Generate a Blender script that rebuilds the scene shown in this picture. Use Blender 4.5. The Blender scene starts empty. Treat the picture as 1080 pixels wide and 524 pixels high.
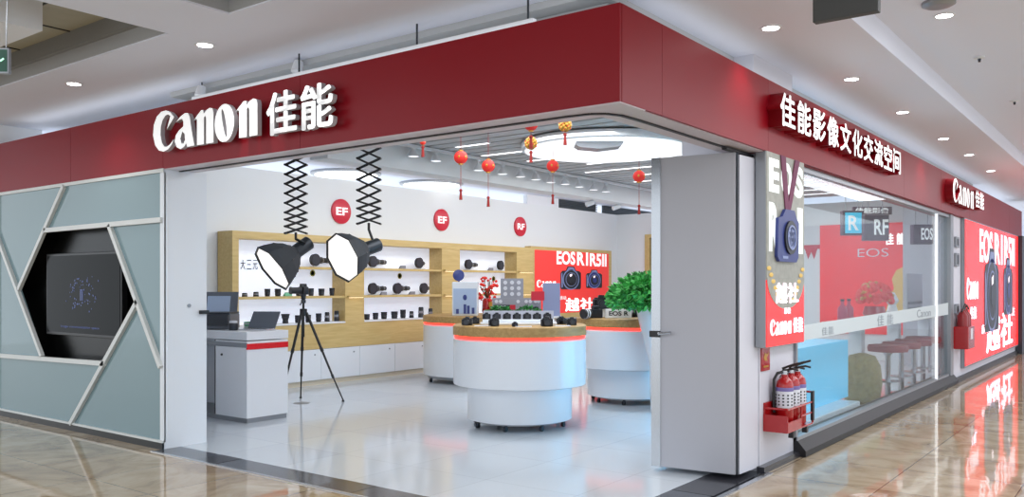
import bpy, bmesh, math, random
from mathutils import Vector, Matrix
random.seed(7)
PI = math.pi
SC = bpy.context.scene
COL = SC.collection

# ------------------------------------------------------------------ camera
F_PX, CXP, HYP, EYE = 903.0, 540.0, 300.0, 1.45
TH = math.atan2(685.0, 903.0)
FWD = Vector((math.cos(TH), math.sin(TH), 0)); RT = Vector((math.sin(TH), -math.cos(TH), 0)); UP = Vector((0, 0, 1))
CAM = Vector((-4.157, -2.399, EYE))
cd = bpy.data.cameras.new('camera'); cam = bpy.data.objects.new('camera', cd); COL.objects.link(cam)
cd.sensor_fit = 'HORIZONTAL'; cd.sensor_width = 36; cd.lens = 36 * F_PX / 1080
cd.shift_y = (HYP - 262) / 1080
cam.location = CAM; cam.rotation_euler = (PI / 2, 0, TH - PI / 2)
cd.clip_start = 0.05; cd.clip_end = 200
SC.camera = cam
# ------------------------------------------------------------------ world, exposure, lights
SC.view_settings.view_transform = 'Standard'; SC.view_settings.look = 'None'
SC.view_settings.gamma = 1; SC.view_settings.use_curve_mapping = False
SC.view_settings.exposure = 0.0
W = bpy.data.worlds.new('world'); SC.world = W; W.use_nodes = True
wb = W.node_tree.nodes['Background']; wb.inputs[0].default_value = (0.87, 0.935, 1.0, 1); wb.inputs[1].default_value = 1.6

def area(name, loc, sx, sy, power, col=(1, 1, 1), rot=(0, 0, 0)):
    l = bpy.data.lights.new(name, 'AREA'); l.shape = 'RECTANGLE'; l.size = sx; l.size_y = sy; l.energy = power; l.color = col
    o = bpy.data.objects.new(name, l); o.location = loc; o.rotation_euler = rot; COL.objects.link(o); return o
area('ceiling_light_store_front', (2.6, 2.4, 3.11), 2.6, 2.6, 75, (0.97, 0.99, 1))
area('ceiling_light_store_middle', (5.9, 2.9, 3.11), 2.6, 2.6, 75, (0.97, 0.99, 1))
area('ceiling_light_store_far', (9.8, 2.6, 3.11), 3.2, 3.0, 110, (0.97, 0.99, 1))
area('wall_washer_shelves', (7.0, 5.6, 3.1), 10.0, 0.5, 88, (1, 0.99, 0.97), (math.radians(52), 0, 0))
area('added_uplight_left', (0.16, 3.9, 3.06), 0.12, 7.4, 4, (0.95, 0.97, 1), (PI, 0, 0))  # added uplight on the fascia to brighten the mall ceiling
area('added_uplight_right', (8.6, 0.16, 3.06), 16.0, 0.12, 8, (0.92, 0.95, 1), (PI, 0, 0))  # added upward fill over the right fascia, no cove built there
area('corridor_light_near', (4.0, -2.4, 3.38), 7.0, 1.2, 130, (0.92, 0.95, 1))
area('corridor_light_far', (13.0, -2.4, 3.38), 7.0, 1.2, 130, (0.92, 0.95, 1))
area('side_fill_light', (-2.6, 4.8, 3.6), 1.2, 5.0, 110, (0.95, 0.97, 1))  # added ambient fill from the side for the door and glazed wall

# ------------------------------------------------------------------ pixel rays onto real planes (used to read sizes off the photo)
def ray(px, py): return FWD + RT * ((px - CXP) / F_PX) + UP * ((HYP - py) / F_PX)
def pz(px, py, z=0.0): r = ray(px, py); return CAM + r * ((z - EYE) / r.z)
def pX(px, py, x=0.0): r = ray(px, py); return CAM + r * ((x - CAM.x) / r.x)
def pY(px, py, y=0.0): r = ray(px, py); return CAM + r * ((y - CAM.y) / r.y)
def pD(px, py, d): return CAM + ray(px, py) * d

# ------------------------------------------------------------------ materials
def s2l(c):
    c = c / 255.0
    return c / 12.92 if c <= 0.04045 else ((c + 0.055) / 1.055) ** 2.4
def rgb(r, g, b): return (s2l(r), s2l(g), s2l(b), 1)
def mat(name, c, rough=0.5, metal=0.0, emit=0.0, ecol=None, spec=0.5, coat=0.0, noise=0.0, nscale=8.0):
    m = bpy.data.materials.new(name); m.use_nodes = True
    nt = m.node_tree; b = nt.nodes['Principled BSDF']
    b.inputs['Base Color'].default_value = rgb(*c); b.inputs['Roughness'].default_value = rough
    b.inputs['Metallic'].default_value = metal; b.inputs['Specular IOR Level'].default_value = spec
    b.inputs['Coat Weight'].default_value = coat
    if emit > 0:
        b.inputs['Emission Color'].default_value = rgb(*(ecol or c)); b.inputs['Emission Strength'].default_value = emit
    if noise > 0:
        tc = nt.nodes.new('ShaderNodeTexCoord'); n = nt.nodes.new('ShaderNodeTexNoise'); n.inputs['Scale'].default_value = nscale
        n.inputs['Detail'].default_value = 4
        nt.links.new(tc.outputs['Object'], n.inputs['Vector'])
        mr = nt.nodes.new('ShaderNodeMapRange'); mr.inputs['To Min'].default_value = 1 - noise; mr.inputs['To Max'].default_value = 1 + noise * 0.4
        nt.links.new(n.outputs['Fac'], mr.inputs['Value'])
        mx = nt.nodes.new('ShaderNodeMix'); mx.data_type = 'RGBA'; mx.blend_type = 'MULTIPLY'; mx.inputs[0].default_value = 1
        mx.inputs[6].default_value = rgb(*c); nt.links.new(mr.outputs[0], mx.inputs[7]); nt.links.new(mx.outputs[2], b.inputs['Base Color'])
    return m
def wood(name, c1, c2, sc=(1.2, 14, 14)):
    m = mat(name, c1, 0.45); nt = m.node_tree; b = nt.nodes['Principled BSDF']
    tc = nt.nodes.new('ShaderNodeTexCoord'); mp = nt.nodes.new('ShaderNodeMapping'); mp.inputs['Scale'].default_value = sc
    n = nt.nodes.new('ShaderNodeTexNoise'); n.inputs['Scale'].default_value = 2.2; n.inputs['Detail'].default_value = 6; n.inputs['Distortion'].default_value = 0.6
    cr = nt.nodes.new('ShaderNodeValToRGB'); cr.color_ramp.elements[0].position = 0.35; cr.color_ramp.elements[1].position = 0.65
    cr.color_ramp.elements[0].color = rgb(*c2); cr.color_ramp.elements[1].color = rgb(*c1)
    nt.links.new(tc.outputs['Object'], mp.inputs[0]); nt.links.new(mp.outputs[0], n.inputs['Vector']); nt.links.new(n.outputs['Fac'], cr.inputs[0]); nt.links.new(cr.outputs[0], b.inputs['Base Color'])
    return m
def tile_mat(name, c1, c2, size, rough, grout, groutc, vein=None, bump=0.0, off=(0, 0)):
    """square tiles with thin joints; optional veining and faint waviness"""
    m = mat(name, c1, rough); nt = m.node_tree; b = nt.nodes['Principled BSDF']; L = nt.links.new
    tc = nt.nodes.new('ShaderNodeTexCoord'); mp = nt.nodes.new('ShaderNodeMapping'); mp.inputs['Location'].default_value = (off[0], off[1], 0)
    L(tc.outputs['Object'], mp.inputs[0])
    br = nt.nodes.new('ShaderNodeTexBrick'); br.offset = 0; br.squash = 1
    br.inputs['Scale'].default_value = 1; br.inputs['Brick Width'].default_value = size; br.inputs['Row Height'].default_value = size
    br.inputs['Mortar Size'].default_value = grout; br.inputs['Mortar Smooth'].default_value = 0.1
    br.inputs['Color1'].default_value = rgb(*c1); br.inputs['Color2'].default_value = rgb(*c2); br.inputs['Mortar'].default_value = rgb(*groutc)
    L(mp.outputs[0], br.inputs['Vector'])
    out = br.outputs['Color']
    if vein:
        n = nt.nodes.new('ShaderNodeTexNoise'); n.inputs['Scale'].default_value = 1.6; n.inputs['Detail'].default_value = 8; n.inputs['Roughness'].default_value = 0.62; n.inputs['Distortion'].default_value = 1.6
        L(mp.outputs[0], n.inputs['Vector'])
        cr = nt.nodes.new('ShaderNodeValToRGB'); e = cr.color_ramp.elements
        e[0].position = 0.36; e[0].color = rgb(*vein[0]); e[1].position = 0.60; e[1].color = (1, 1, 1, 1)
        k = e.new(0.47); k.color = rgb(*vein[1])
        L(n.outputs['Fac'], cr.inputs[0])
        mx = nt.nodes.new('ShaderNodeMix'); mx.data_type = 'RGBA'; mx.blend_type = 'MULTIPLY'; mx.inputs[0].default_value = 0.5
        L(out, mx.inputs[6]); L(cr.outputs[0], mx.inputs[7]); out = mx.outputs[2]
    L(out, b.inputs['Base Color'])
    if bump > 0:
        n2 = nt.nodes.new('ShaderNodeTexNoise'); n2.inputs['Scale'].default_value = 7; n2.inputs['Detail'].default_value = 2
        L(mp.outputs[0], n2.inputs['Vector'])
        bp = nt.nodes.new('ShaderNodeBump'); bp.inputs['Strength'].default_value = bump; bp.inputs['Distance'].default_value = 0.02
        L(n2.outputs['Fac'], bp.inputs['Height']); L(bp.outputs[0], b.inputs['Normal'])
    return m
def glass_mat(name, tint=(1, 1, 1), refl=0.08):
    m = bpy.data.materials.new(name); m.use_nodes = True; nt = m.node_tree; nt.nodes.clear(); L = nt.links.new
    o = nt.nodes.new('ShaderNodeOutputMaterial'); t = nt.nodes.new('ShaderNodeBsdfTransparent'); t.inputs[0].default_value = (*tint, 1)
    g = nt.nodes.new('ShaderNodeBsdfGlossy'); g.inputs['Roughness'].default_value = 0.01
    lw = nt.nodes.new('ShaderNodeLayerWeight'); lw.inputs[0].default_value = 0.5
    pw = nt.nodes.new('ShaderNodeMath'); pw.operation = 'POWER'; pw.inputs[1].default_value = 5; L(lw.outputs['Facing'], pw.inputs[0])
    f = nt.nodes.new('ShaderNodeMath'); f.operation = 'MULTIPLY_ADD'; f.inputs[1].default_value = 0.5; f.inputs[2].default_value = 0.035; L(pw.outputs[0], f.inputs[0])
    mx = nt.nodes.new('ShaderNodeMixShader'); L(f.outputs[0], mx.inputs[0]); L(t.outputs[0], mx.inputs[1]); L(g.outputs[0], mx.inputs[2]); L(mx.outputs[0], o.inputs[0])
    return m

M = dict(
    red=mat('red lacquered panel', (138, 3, 22), 0.4, spec=0.28),
    dark=mat('dark joint', (28, 26, 30), 0.5),
    soffit=mat('pale soffit metal', (205, 196, 202), 0.35),
    white=mat('white paint', (228, 230, 234), 0.55),
    wall=mat('store wall paint', (226, 229, 231), 0.7),
    lacq=mat('white lacquer', (226, 230, 236), 0.25),
    ceil=mat('mall ceiling paint', (228, 232, 246), 0.8),
    ceilg=mat('grey ceiling slat', (186, 188, 190), 0.7),
    coff=mat('coffer tile', (176, 170, 150), 0.8, noise=0.15),
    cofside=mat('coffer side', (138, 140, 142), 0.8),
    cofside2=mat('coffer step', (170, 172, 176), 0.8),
    pglass=mat('back painted glass', (124, 148, 154), 0.06, spec=0.5),
    mull=mat('white metal bar', (214, 216, 214), 0.35),
    black=mat('black', (18, 18, 20), 0.35),
    blackgl=mat('black gloss', (8, 10, 9), 0.04, spec=0.8),
    gun=mat('dark grey metal', (62, 66, 72), 0.35, metal=0.6),
    grey=mat('grey metal', (150, 154, 160), 0.35, metal=0.5),
    steel=mat('brushed steel', (190, 193, 198), 0.25, metal=0.9),
    door=mat('grey door panel', (184, 184, 192), 0.4),
    doorw=mat('white door edge', (215, 216, 226), 0.4),
    sign=mat('white sign face', (245, 245, 245), 0.35, emit=0.45),
    signside=mat('sign letter return', (190, 190, 196), 0.4),
    wood=wood('oak veneer', (206, 180, 122), (194, 166, 106)),
    woodd=wood('oak rim', (182, 148, 92), (160, 126, 74)),
    niche=mat('backlit white panel', (235, 238, 246), 0.6, emit=0.42, ecol=(226, 234, 255)),
    ledred=mat('red light strip', (255, 60, 50), 0.4, emit=2.2),
    redband=mat('red acrylic', (190, 20, 30), 0.25, emit=0.25),
    strip=mat('ceiling light strip', (255, 255, 255), 0.5, emit=2.6),
    disc=mat('luminous disc', (250, 252, 255), 0.5, emit=0.8),
    lamp=mat('lit lamp lens', (255, 255, 255), 0.5, emit=14.0),
    softdiff=mat('softbox diffuser', (240, 240, 240), 0.8, emit=0.8, ecol=(255, 250, 244)),
    screenred=mat('red backlit film', (236, 40, 40), 0.25, emit=0.85, ecol=(240, 38, 38)),
    screenwhite=mat('white backlit film', (250, 235, 245), 0.3, emit=0.85),
    posterred=mat('red poster print', (240, 62, 58), 0.5, emit=0.25),
    camdark=mat('camera black', (30, 32, 40), 0.35),
    camblue=mat('camera blue print', (44, 56, 120), 0.35, emit=0.08),
    camglint=mat('camera highlight', (130, 142, 185), 0.3, emit=0.1),
    lens2=mat('front element', (44, 48, 56), 0.35, spec=0.5),
    ring=mat('lens ring', (150, 150, 155), 0.3, metal=0.6),
    extred=mat('extinguisher red', (170, 16, 22), 0.25, coat=0.4),
    labelw=mat('white label', (222, 224, 232), 0.5),
    labelp=mat('violet label print', (120, 110, 170), 0.5),
    cyan=mat('painted cyan light', (110, 200, 235), 0.3, emit=0.32, ecol=(60, 190, 240)),  # cyan light on a white face, put into colour and emission
    stool=mat('stool seat', (150, 62, 66), 0.5),
    bar=mat('beige counter', (196, 186, 164), 0.5),
    leaf=mat('leaf green', (84, 190, 92), 0.5, noise=0.5, nscale=14),
    leafd=mat('dark leaf', (50, 128, 62), 0.5, noise=0.4, nscale=10),
    stem=mat('stem', (86, 74, 46), 0.7),
    lant=mat('red lantern paper', (224, 44, 36), 0.5, emit=0.12),
    gold=mat('gold', (200, 150, 60), 0.35, metal=0.4),
    tass=mat('tassel', (150, 40, 36), 0.8),
    laptop=mat('laptop lid', (104, 110, 120), 0.35, metal=0.3),
    granite=mat('dark granite', (74, 78, 86), 0.12, noise=0.4, nscale=30),
    granite2=mat('dark threshold', (48, 48, 54), 0.2),
    green=mat('exit green', (10, 70, 52), 0.4, emit=0.12),
    greenlit=mat('exit figure', (190, 255, 220), 0.4, emit=1.0),
    slate=mat('dark grey board', (74, 76, 76), 0.6),
    silverp=mat('silver print', (160, 160, 150), 0.4, emit=0.12, noise=0.5, nscale=16),
    paper=mat('pale print', (236, 242, 240), 0.4, emit=0.45),
    strapm=mat('maroon strap', (116, 52, 84), 0.6, emit=0.08),
    badge=mat('badge red', (206, 34, 58), 0.35),
    gbox=mat('green box', (120, 190, 150), 0.5),
    photoblue=mat('pale blue print', (160, 178, 205), 0.4, emit=0.1),
    frost=mat('frosted film', (206, 216, 220), 0.5),
    frostt=mat('film lettering', (140, 150, 160), 0.5),
    olive=mat('olive mottled finish', (150, 140, 92), 0.8, noise=0.6, nscale=22),
    pink=mat('pink bottle', (190, 60, 90), 0.3),
    tvpix=mat('faint screen glow', (70, 84, 140), 0.4, emit=0.12),
    tvscr=mat('dark screen', (9, 11, 12), 0.12, spec=0.08),
    louv=mat('dark louvre', (70, 78, 84), 0.5),
    cloth=mat('black fabric', (48, 52, 58), 0.7),
    cable=mat('cable', (160, 110, 80), 0.6),
    glass=glass_mat('clear glass', (0.90, 0.94, 0.95)),
    redwall=mat('red mural', (214, 30, 34), 0.4, emit=0.6, noise=0.25, nscale=1.4),  # added glow keeps the mural red through the window glass
    gold2=mat('gold mural figure', (222, 186, 100), 0.5, emit=0.12),
    cyanlit=mat('cyan lit sign', (60, 190, 225), 0.4, emit=0.7),
)
M['floor'] = tile_mat('white gloss tile', (200, 207, 214), (194, 201, 209), 0.8, 0.10, 0.0025, (168, 174, 182), bump=0.012)
M['marble'] = tile_mat('beige marble tile', (192, 178, 154), (176, 158, 132), 0.8, 0.035, 0.004, (116, 100, 84), vein=((150, 112, 76), (214, 196, 168)), bump=0.035, off=(0.15, 0.0))

# ------------------------------------------------------------------ mesh helpers
class B:
    def __init__(self): self.bm = bmesh.new(); self.mi = 0
    def _tag(self, faces):
        for f in faces: f.material_index = self.mi
    def box(self, x0, x1, y0, y1, z0, z1, bev=0.0, mtx=None):
        r = bmesh.ops.create_cube(self.bm, size=1); vs = r['verts']
        for v in vs: v.co = Vector(((x0 + x1) / 2 + v.co.x * (x1 - x0), (y0 + y1) / 2 + v.co.y * (y1 - y0), (z0 + z1) / 2 + v.co.z * (z1 - z0)))
        fs = set(f for v in vs for f in v.link_faces); self._tag(fs)
        if bev > 0:
            es = list(set(e for v in vs for e in v.link_edges))
            g = bmesh.ops.bevel(self.bm, geom=es, offset=bev, segments=2, affect='EDGES', profile=0.5, material=self.mi)
            vs = list(set(v for f in g['faces'] for v in f.verts) | set(v for v in vs if v.is_valid))
        if mtx is not None:
            vs2 = [v for v in vs if v.is_valid]
            bmesh.ops.transform(self.bm, matrix=mtx, verts=vs2)
        return self
    def cyl(self, p0, p1, r0, r1=None, n=16, caps=True):
        p0 = Vector(p0); p1 = Vector(p1); r1 = r0 if r1 is None else r1
        d = p1 - p0; q = d.to_track_quat('Z', 'Y').to_matrix().to_4x4()
        r = bmesh.ops.create_cone(self.bm, cap_ends=caps, segments=n, radius1=max(r0, 1e-5), radius2=max(r1, 1e-5), depth=d.length, matrix=Matrix.Translation((p0 + p1) / 2) @ q)
        self._tag(set(f for v in r['verts'] for f in v.link_faces)); return self
    def sph(self, c, r, sz=(1, 1, 1), n=16):
        g = bmesh.ops.create_uvsphere(self.bm, u_segments=n, v_segments=max(6, n // 2), radius=r, matrix=Matrix.Translation(Vector(c)) @ Matrix.Diagonal((*sz, 1)))
        self._tag(set(f for v in g['verts'] for f in v.link_faces)); return self
    def lathe(self, prof, c=(0, 0, 0), n=32, mtx=None, close=False):
        rings = []
        for r, z in prof:
            rings.append([self.bm.verts.new((c[0] + r * math.cos(2 * PI * i / n), c[1] + r * math.sin(2 * PI * i / n), c[2] + z)) for i in range(n)])
        fs = []
        for a, b in zip(rings, rings[1:]):
            for i in range(n): fs.append(self.bm.faces.new((a[i], a[(i + 1) % n], b[(i + 1) % n], b[i])))
        fs.append(self.bm.faces.new(rings[0][::-1])); fs.append(self.bm.faces.new(rings[-1]))
        self._tag(fs)
        if mtx is not None: bmesh.ops.transform(self.bm, matrix=mtx, verts=[v for r in rings for v in r])
        return self
    def prism(self, pts, a, b, fn):
        """pts: 2D outline; fn(u, v, w) -> 3D; from w=a to w=b"""
        lo = [self.bm.verts.new(fn(u, v, a)) for u, v in pts]; hi = [self.bm.verts.new(fn(u, v, b)) for u, v in pts]
        fs = [self.bm.faces.new(lo[::-1]), self.bm.faces.new(hi)]
        n = len(pts)
        for i in range(n): fs.append(self.bm.faces.new((lo[i], lo[(i + 1) % n], hi[(i + 1) % n], hi[i])))
        self._tag(fs); return self
    def quad(self, *ps):
        f = self.bm.faces.new([self.bm.verts.new(p) for p in ps]); f.material_index = self.mi; return self
    def tube(self, pts, r, n=8):
        pts = [Vector(p) for p in pts]
        for a, b in zip(pts, pts[1:]): self.cyl(a, b, r, r, n)
        for p in pts[1:-1]: self.sph(p, r, n=8)
        return self
    def build(self, name, mats, parent=None, smooth=False, bevel=0.0, loc=None):
        bmesh.ops.recalc_face_normals(self.bm, faces=self.bm.faces[:])
        me = bpy.data.meshes.new(name); self.bm.to_mesh(me); self.bm.free()
        for m in (mats if isinstance(mats, (list, tuple)) else [mats]): me.materials.append(m)
        if smooth:
            for p in me.polygons: p.use_smooth = True
            try: me.set_sharp_from_angle(angle=math.radians(38))
            except Exception: pass
        o = bpy.data.objects.new(name, me); COL.objects.link(o)
        if parent is not None: o.parent = parent
        if loc is not None: o.location = loc
        if bevel > 0:
            bv = o.modifiers.new('edge', 'BEVEL'); bv.width = bevel; bv.segments = 2; bv.limit_method = 'ANGLE'
        return o
def tag(o, label, cat, group=None, kind=None):
    o['label'] = label; o['category'] = cat
    if group: o['group'] = group
    if kind: o['kind'] = kind
    return o
def thing(name, label, cat, loc=(0, 0, 0), rz=0.0, group=None):
    o = bpy.data.objects.new(name, None); o.empty_display_size = 0.1; COL.objects.link(o)
    o.location = loc; o.rotation_euler = (0, 0, rz); return tag(o, label, cat, group)
def struct(name, b, m, **k):
    o = b.build(name, m, **k); o['kind'] = 'structure'; return o
def copy_tree(o, parent=None):
    c = o.copy(); COL.objects.link(c)
    if parent is not None: c.parent = parent
    for ch in list(o.children): copy_tree(ch, c)
    return c
ORD = ['first', 'second', 'third', 'fourth', 'fifth', 'sixth', 'seventh', 'eighth', 'ninth', 'tenth', 'eleventh', 'twelfth', 'thirteenth', 'fourteenth']

# ------------------------------------------------------------------ lettering
CANON = {
 'C': ([(.77,.30),(.69,.15),(.56,.03),(.40,-.02),(.22,.04),(.08,.22),(0,.53),(.03,.84),(.14,1.07),(.31,1.19),(.48,1.20),(.64,1.12),(.78,.95),(.51,.62),(.645,1.0),(.56,1.07),(.46,1.05),(.36,.94),(.29,.74),(.28,.50),(.33,.26),(.42,.13),(.52,.11),(.62,.16),(.70,.23)], []),
 'a': ([(.04,.78),(.20,.92),(.36,1.0),(.47,.98),(.53,.86),(.60,.45),(.69,.01),(.44,.0),(.41,.12),(.33,.02),(.20,-.03),(.07,.05),(0,.22),(.04,.40),(.16,.53),(.31,.62),(.31,.76),(.26,.85),(.17,.84)], [[(.27,.48),(.35,.40),(.37,.22),(.31,.11),(.24,.14),(.20,.28)]]),
 'n': ([(0,.73),(.12,.86),(.25,.98),(.32,.98),(.335,.86),(.44,.96),(.54,1.0),(.63,.96),(.66,.85),(.66,0),(.42,0),(.42,.72),(.395,.80),(.345,.76),(.345,0),(.11,0),(.11,.74),(.07,.77)], []),
 'o': ([(.31+.31*math.cos(t*PI/14), .49+.53*math.sin(t*PI/14)) for t in range(28)], [[(.31+.055*math.cos(t*PI/10)-.07*math.sin(t*PI/10), .49+.40*math.sin(t*PI/10)) for t in range(20)]]),
}
ADV = {'C': .80, 'a': .67, 'n': .70, 'o': .665}
def curve_mesh(name, splines, ext):
    cu = bpy.data.curves.new(name, 'CURVE'); cu.dimensions = '2D'; cu.fill_mode = 'BOTH'; cu.extrude = ext / 2
    for pts in splines:
        s = cu.splines.new('POLY'); s.points.add(len(pts) - 1); s.use_cyclic_u = True
        for p, (x, y) in zip(s.points, pts): p.co = (x, y, 0, 1)
    o = bpy.data.objects.new(name, cu); COL.objects.link(o)
    dg = bpy.context.evaluated_depsgraph_get(); dg.update()
    me = bpy.data.meshes.new_from_object(o.evaluated_get(dg)); bpy.data.objects.remove(o); bpy.data.curves.remove(cu); return me
def text_mesh(name, body, size, ext, offset=0.0, spacing=1.0):
    cu = bpy.data.curves.new(name, 'FONT'); cu.body = body; cu.size = size; cu.extrude = ext / 2; cu.offset = offset; cu.space_character = spacing; cu.resolution_u = 4
    o = bpy.data.objects.new(name, cu); COL.objects.link(o)
    dg = bpy.context.evaluated_depsgraph_get(); dg.update()
    me = bpy.data.meshes.new_from_object(o.evaluated_get(dg)); bpy.data.objects.remove(o); bpy.data.curves.remove(cu); return me
def bold_mesh(c, ext, d):
    me = text_mesh('letter', c, 1.0, ext, 0.0)
    if d <= 0: return me
    bm = bmesh.new()
    for dx, dy in ((d, 0), (-d, 0), (0, d * .6), (0, -d * .6), (d * .7, d * .4), (-d * .7, d * .4), (d * .7, -d * .4), (-d * .7, -d * .4)):
        n0 = len(bm.verts); bm.from_mesh(me); bm.verts.ensure_lookup_table()
        for v in bm.verts[n0:]: v.co.x += dx; v.co.y += dy
    bm.to_mesh(me); bm.free(); return me
def bounds(me):
    xs = [v.co.x for v in me.vertices]; ys = [v.co.y for v in me.vertices]; return min(xs), max(xs), min(ys), max(ys)
def fit(me, x0, x1, y0, y1, face, side=None):
    """scale outline into a rectangle; faces pointing +z get the face material, the rest the side material"""
    a, b, c, d = bounds(me)
    for v in me.vertices:
        v.co.x = x0 + (v.co.x - a) / max(b - a, 1e-6) * (x1 - x0); v.co.y = y0 + (v.co.y - c) / max(d - c, 1e-6) * (y1 - y0)
    me.materials.clear(); me.materials.append(face)
    if side:
        me.materials.append(side)
        for p in me.polygons: p.material_index = 0 if p.normal.z > 0.7 else 1
    return me
def place(me, name, parent, origin, ux, uy):
    """put flat lettering on a plane: origin + x*ux + y*uy, thickness along ux x uy"""
    o = bpy.data.objects.new(name, me); COL.objects.link(o)
    ux = Vector(ux).normalized(); uy = Vector(uy).normalized(); n = ux.cross(uy)
    m = Matrix((ux, uy, n)).transposed().to_4x4(); m.translation = Vector(origin)
    o.parent = parent
    o.matrix_local = m
    return o
LX, LY = (0, -1, 0), (0, 0, 1)      # lettering directions on the left front (plane x = 0, read from -x)
RX, RY = (1, 0, 0), (0, 0, 1)       # on the right front (plane y = 0, read from -y)
def canon_logo(parent, org, ux, uy, x0, x1, y0, y1, ext, face, side=None):
    tot = sum(ADV[c] for c in 'Canon') - .04; k = (x1 - x0) / tot; h = (y1 - y0) / 1.2; x = x0
    for c in 'Canon':
        out, holes = CANON[c]
        me = curve_mesh('letter', [out] + holes, ext)
        for v in me.vertices: v.co.x = x + v.co.x * k; v.co.y = y0 + max(v.co.y, -0.03) * h
        me.materials.clear(); me.materials.append(face)
        if side:
            me.materials.append(side)
            for p in me.polygons: p.material_index = 0 if p.normal.z > 0.7 else 1
        place(me, 'letter', parent, org, ux, uy); x += ADV[c] * k
def cjk(parent, org, ux, uy, chars, x0, x1, y0, y1, ext, face, side=None, bold=0.026, gap=0.12):
    w = (x1 - x0) / (len(chars) + gap * (len(chars) - 1)); x = x0
    for c in chars:
        me = fit(bold_mesh(c, ext, bold * 1.1), x, x + w, y0, y1, face, side)
        place(me, 'letter', parent, org, ux, uy); x += w * (1 + gap)
def words(parent, name, org, ux, uy, s, x0, x1, y0, y1, ext, face, bold=0.02, side=None):
    return place(fit(text_mesh(name, s, 1.0, ext, bold), x0, x1, y0, y1, face, side), name, parent, org, ux, uy)

# ================================================================== STRUCTURE
FB, FT = 2.47, 3.02          # fascia bottom / top
CZ = 3.25                    # mall ceiling
# floors
b = B(); b.box(-14, 30, -12, -0.02, -0.1, -0.004); b.box(-14, -0.12, -0.02, 20, -0.1, -0.004); b.box(-0.12, 0.02, 4.62, 20, -.1, -.004); b.box(2.3, 30, -0.02, 0.30, -.1, -.004); struct('floor', b, M['marble'])
b = B(); b.box(0.16, 13.1, 0.36, 7.65, -0.1, 0.0); struct('floor_store', b, M['floor'])
b = B(); b.box(-0.10, 0.16, -0.0, 4.6, -0.1, 0.0); b.box(0.16, 3.06, 0.06, 0.36, -0.1, 0.0); struct('trim_1', b, M['granite'])
b = B(); b.box(-0.12, -0.10, -0.02, 4.62, -0.1, 0.004); b.box(-0.12, 2.3, -0.02, 0.02, -0.1, 0.004); struct('trim_2', b, M['steel'])
b = B(); b.box(-0.10, 0.16, 3.7, 3.98, -0.05, 0.0015); b.box(-0.10, 0.16, 2.1, 2.45, -0.05, 0.0015); b.box(1.35, 2.1, 0.05, 0.36, -0.05, 0.0015); struct('trim_3', b, M['granite2'])
# mall ceiling with two coffers beside the left front
b = B()
xs = [-3.1, -2.6, -1.62, -0.75, 30]; ys = [-0.70, -0.2, 2.55, 3.28, 8.6, 20]
for i in range(4):
    for j in range(5):
        x0, x1, y0, y1 = xs[i], xs[i + 1], ys[j], ys[j + 1]
        if i in (1, 2) and j in (1, 3): continue
        b.box(x0, x1, y0, y1, CZ, CZ + 0.012)
struct('ceiling', b, M['ceil'])
b = B(); b.box(-3.1, 30, -4.6, -0.70, 3.42, 3.47); struct('ceiling_corridor', b, M['ceil'])
b = B(); b.box(-3.1, 30, -0.73, -0.69, CZ - .004, 3.44); struct('ceiling_step', b, M['ceil'])
for k, (y0, y1) in enumerate(((-0.2, 2.55), (3.28, 8.6))):
    b = B()
    b.mi = 0; b.box(-2.6, -0.70, y0 - .05, y1 + .05, 3.50, 3.54)
    b.mi = 1
    b.box(-0.80, -0.75, y0, y1, CZ + 0.12, 3.50); b.box(-2.6, -0.75, y0, y0 + .05, CZ + .12, 3.50); b.box(-2.6, -0.75, y1 - .05, y1, CZ + .12, 3.5)
    b.mi = 2
    b.box(-0.755, -0.70, y0 - .05, y1 + .05, CZ + .012, CZ + 0.13); b.box(-2.6, -0.7, y0 - .05, y0, CZ + .012, CZ + .13); b.box(-2.6, -.7, y1, y1 + .05, CZ + .012, CZ + .13)
    b.mi = 3
    for yy in [y0 + 0.45 + 0.9 * i for i in range(6)]:
        if yy < y1: b.box(-2.6, -0.8, yy, yy + .012, 3.492, 3.5)
    b.box(-1.25, -1.238, y0, y1, 3.492, 3.5)
    struct('ceiling_coffer', b, [M['coff'], M['cofside'], M['cofside2'], M['dark']])
b = B(); b.box(-1.75, -1.36, 3.86, 8.6, CZ - 0.02, 3.49); struct('beam_ceiling', b, M['white'])
# red fascia: panels with dark joints
def panel_run(b, a, e, joints, f):
    ps = [a] + joints + [e]
    for p, q in zip(ps, ps[1:]): f(p + 0.002, q - 0.002)
b = B(); b.mi = 1; b.box(0.004, 0.30, 0.004, 8.0, FB + .004, FT - .004)
b.mi = 0; panel_run(b, 0.0, 8.0, [2.75, 4.62, 6.3], lambda p, q: b.box(0.0, 0.02, p, q, FB, FT))
b.box(0, .3, 8.0, 8.02, FB, FT)
b.mi = 2; b.box(0.004, 0.30, 0.004, 8.0, FB - .006, FB + .004)
struct('fascia_left', b, [M['red'], M['dark'], M['soffit']])
b = B(); b.mi = 1; b.box(0.024, 17.2, 0.004, 0.30, FB + .004, FT - .004)
b.mi = 0; panel_run(b, 0.0205, 17.2, [0.503, 2.25, 4.4, 6.6, 8.7, 10.9, 13.1, 15.3], lambda p, q: b.box(p, q, 0.0, 0.02, FB, FT))
b.mi = 2; b.box(0.30, 2.2, 0.022, 0.30, FB - .006, FB + .004)
b.mi = 0; b.box(2.2, 17.2, 0.022, 0.30, FB - .006, FB + .004)
struct('fascia_right', b, [M['red'], M['dark'], M['soffit']])
b = B(); pts = [(0.155, 4.6), (0.155, 0.45), (0.17, 0.30), (0.22, 0.22), (0.32, 0.175), (0.5, 0.165), (2.2, 0.165)]
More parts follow.
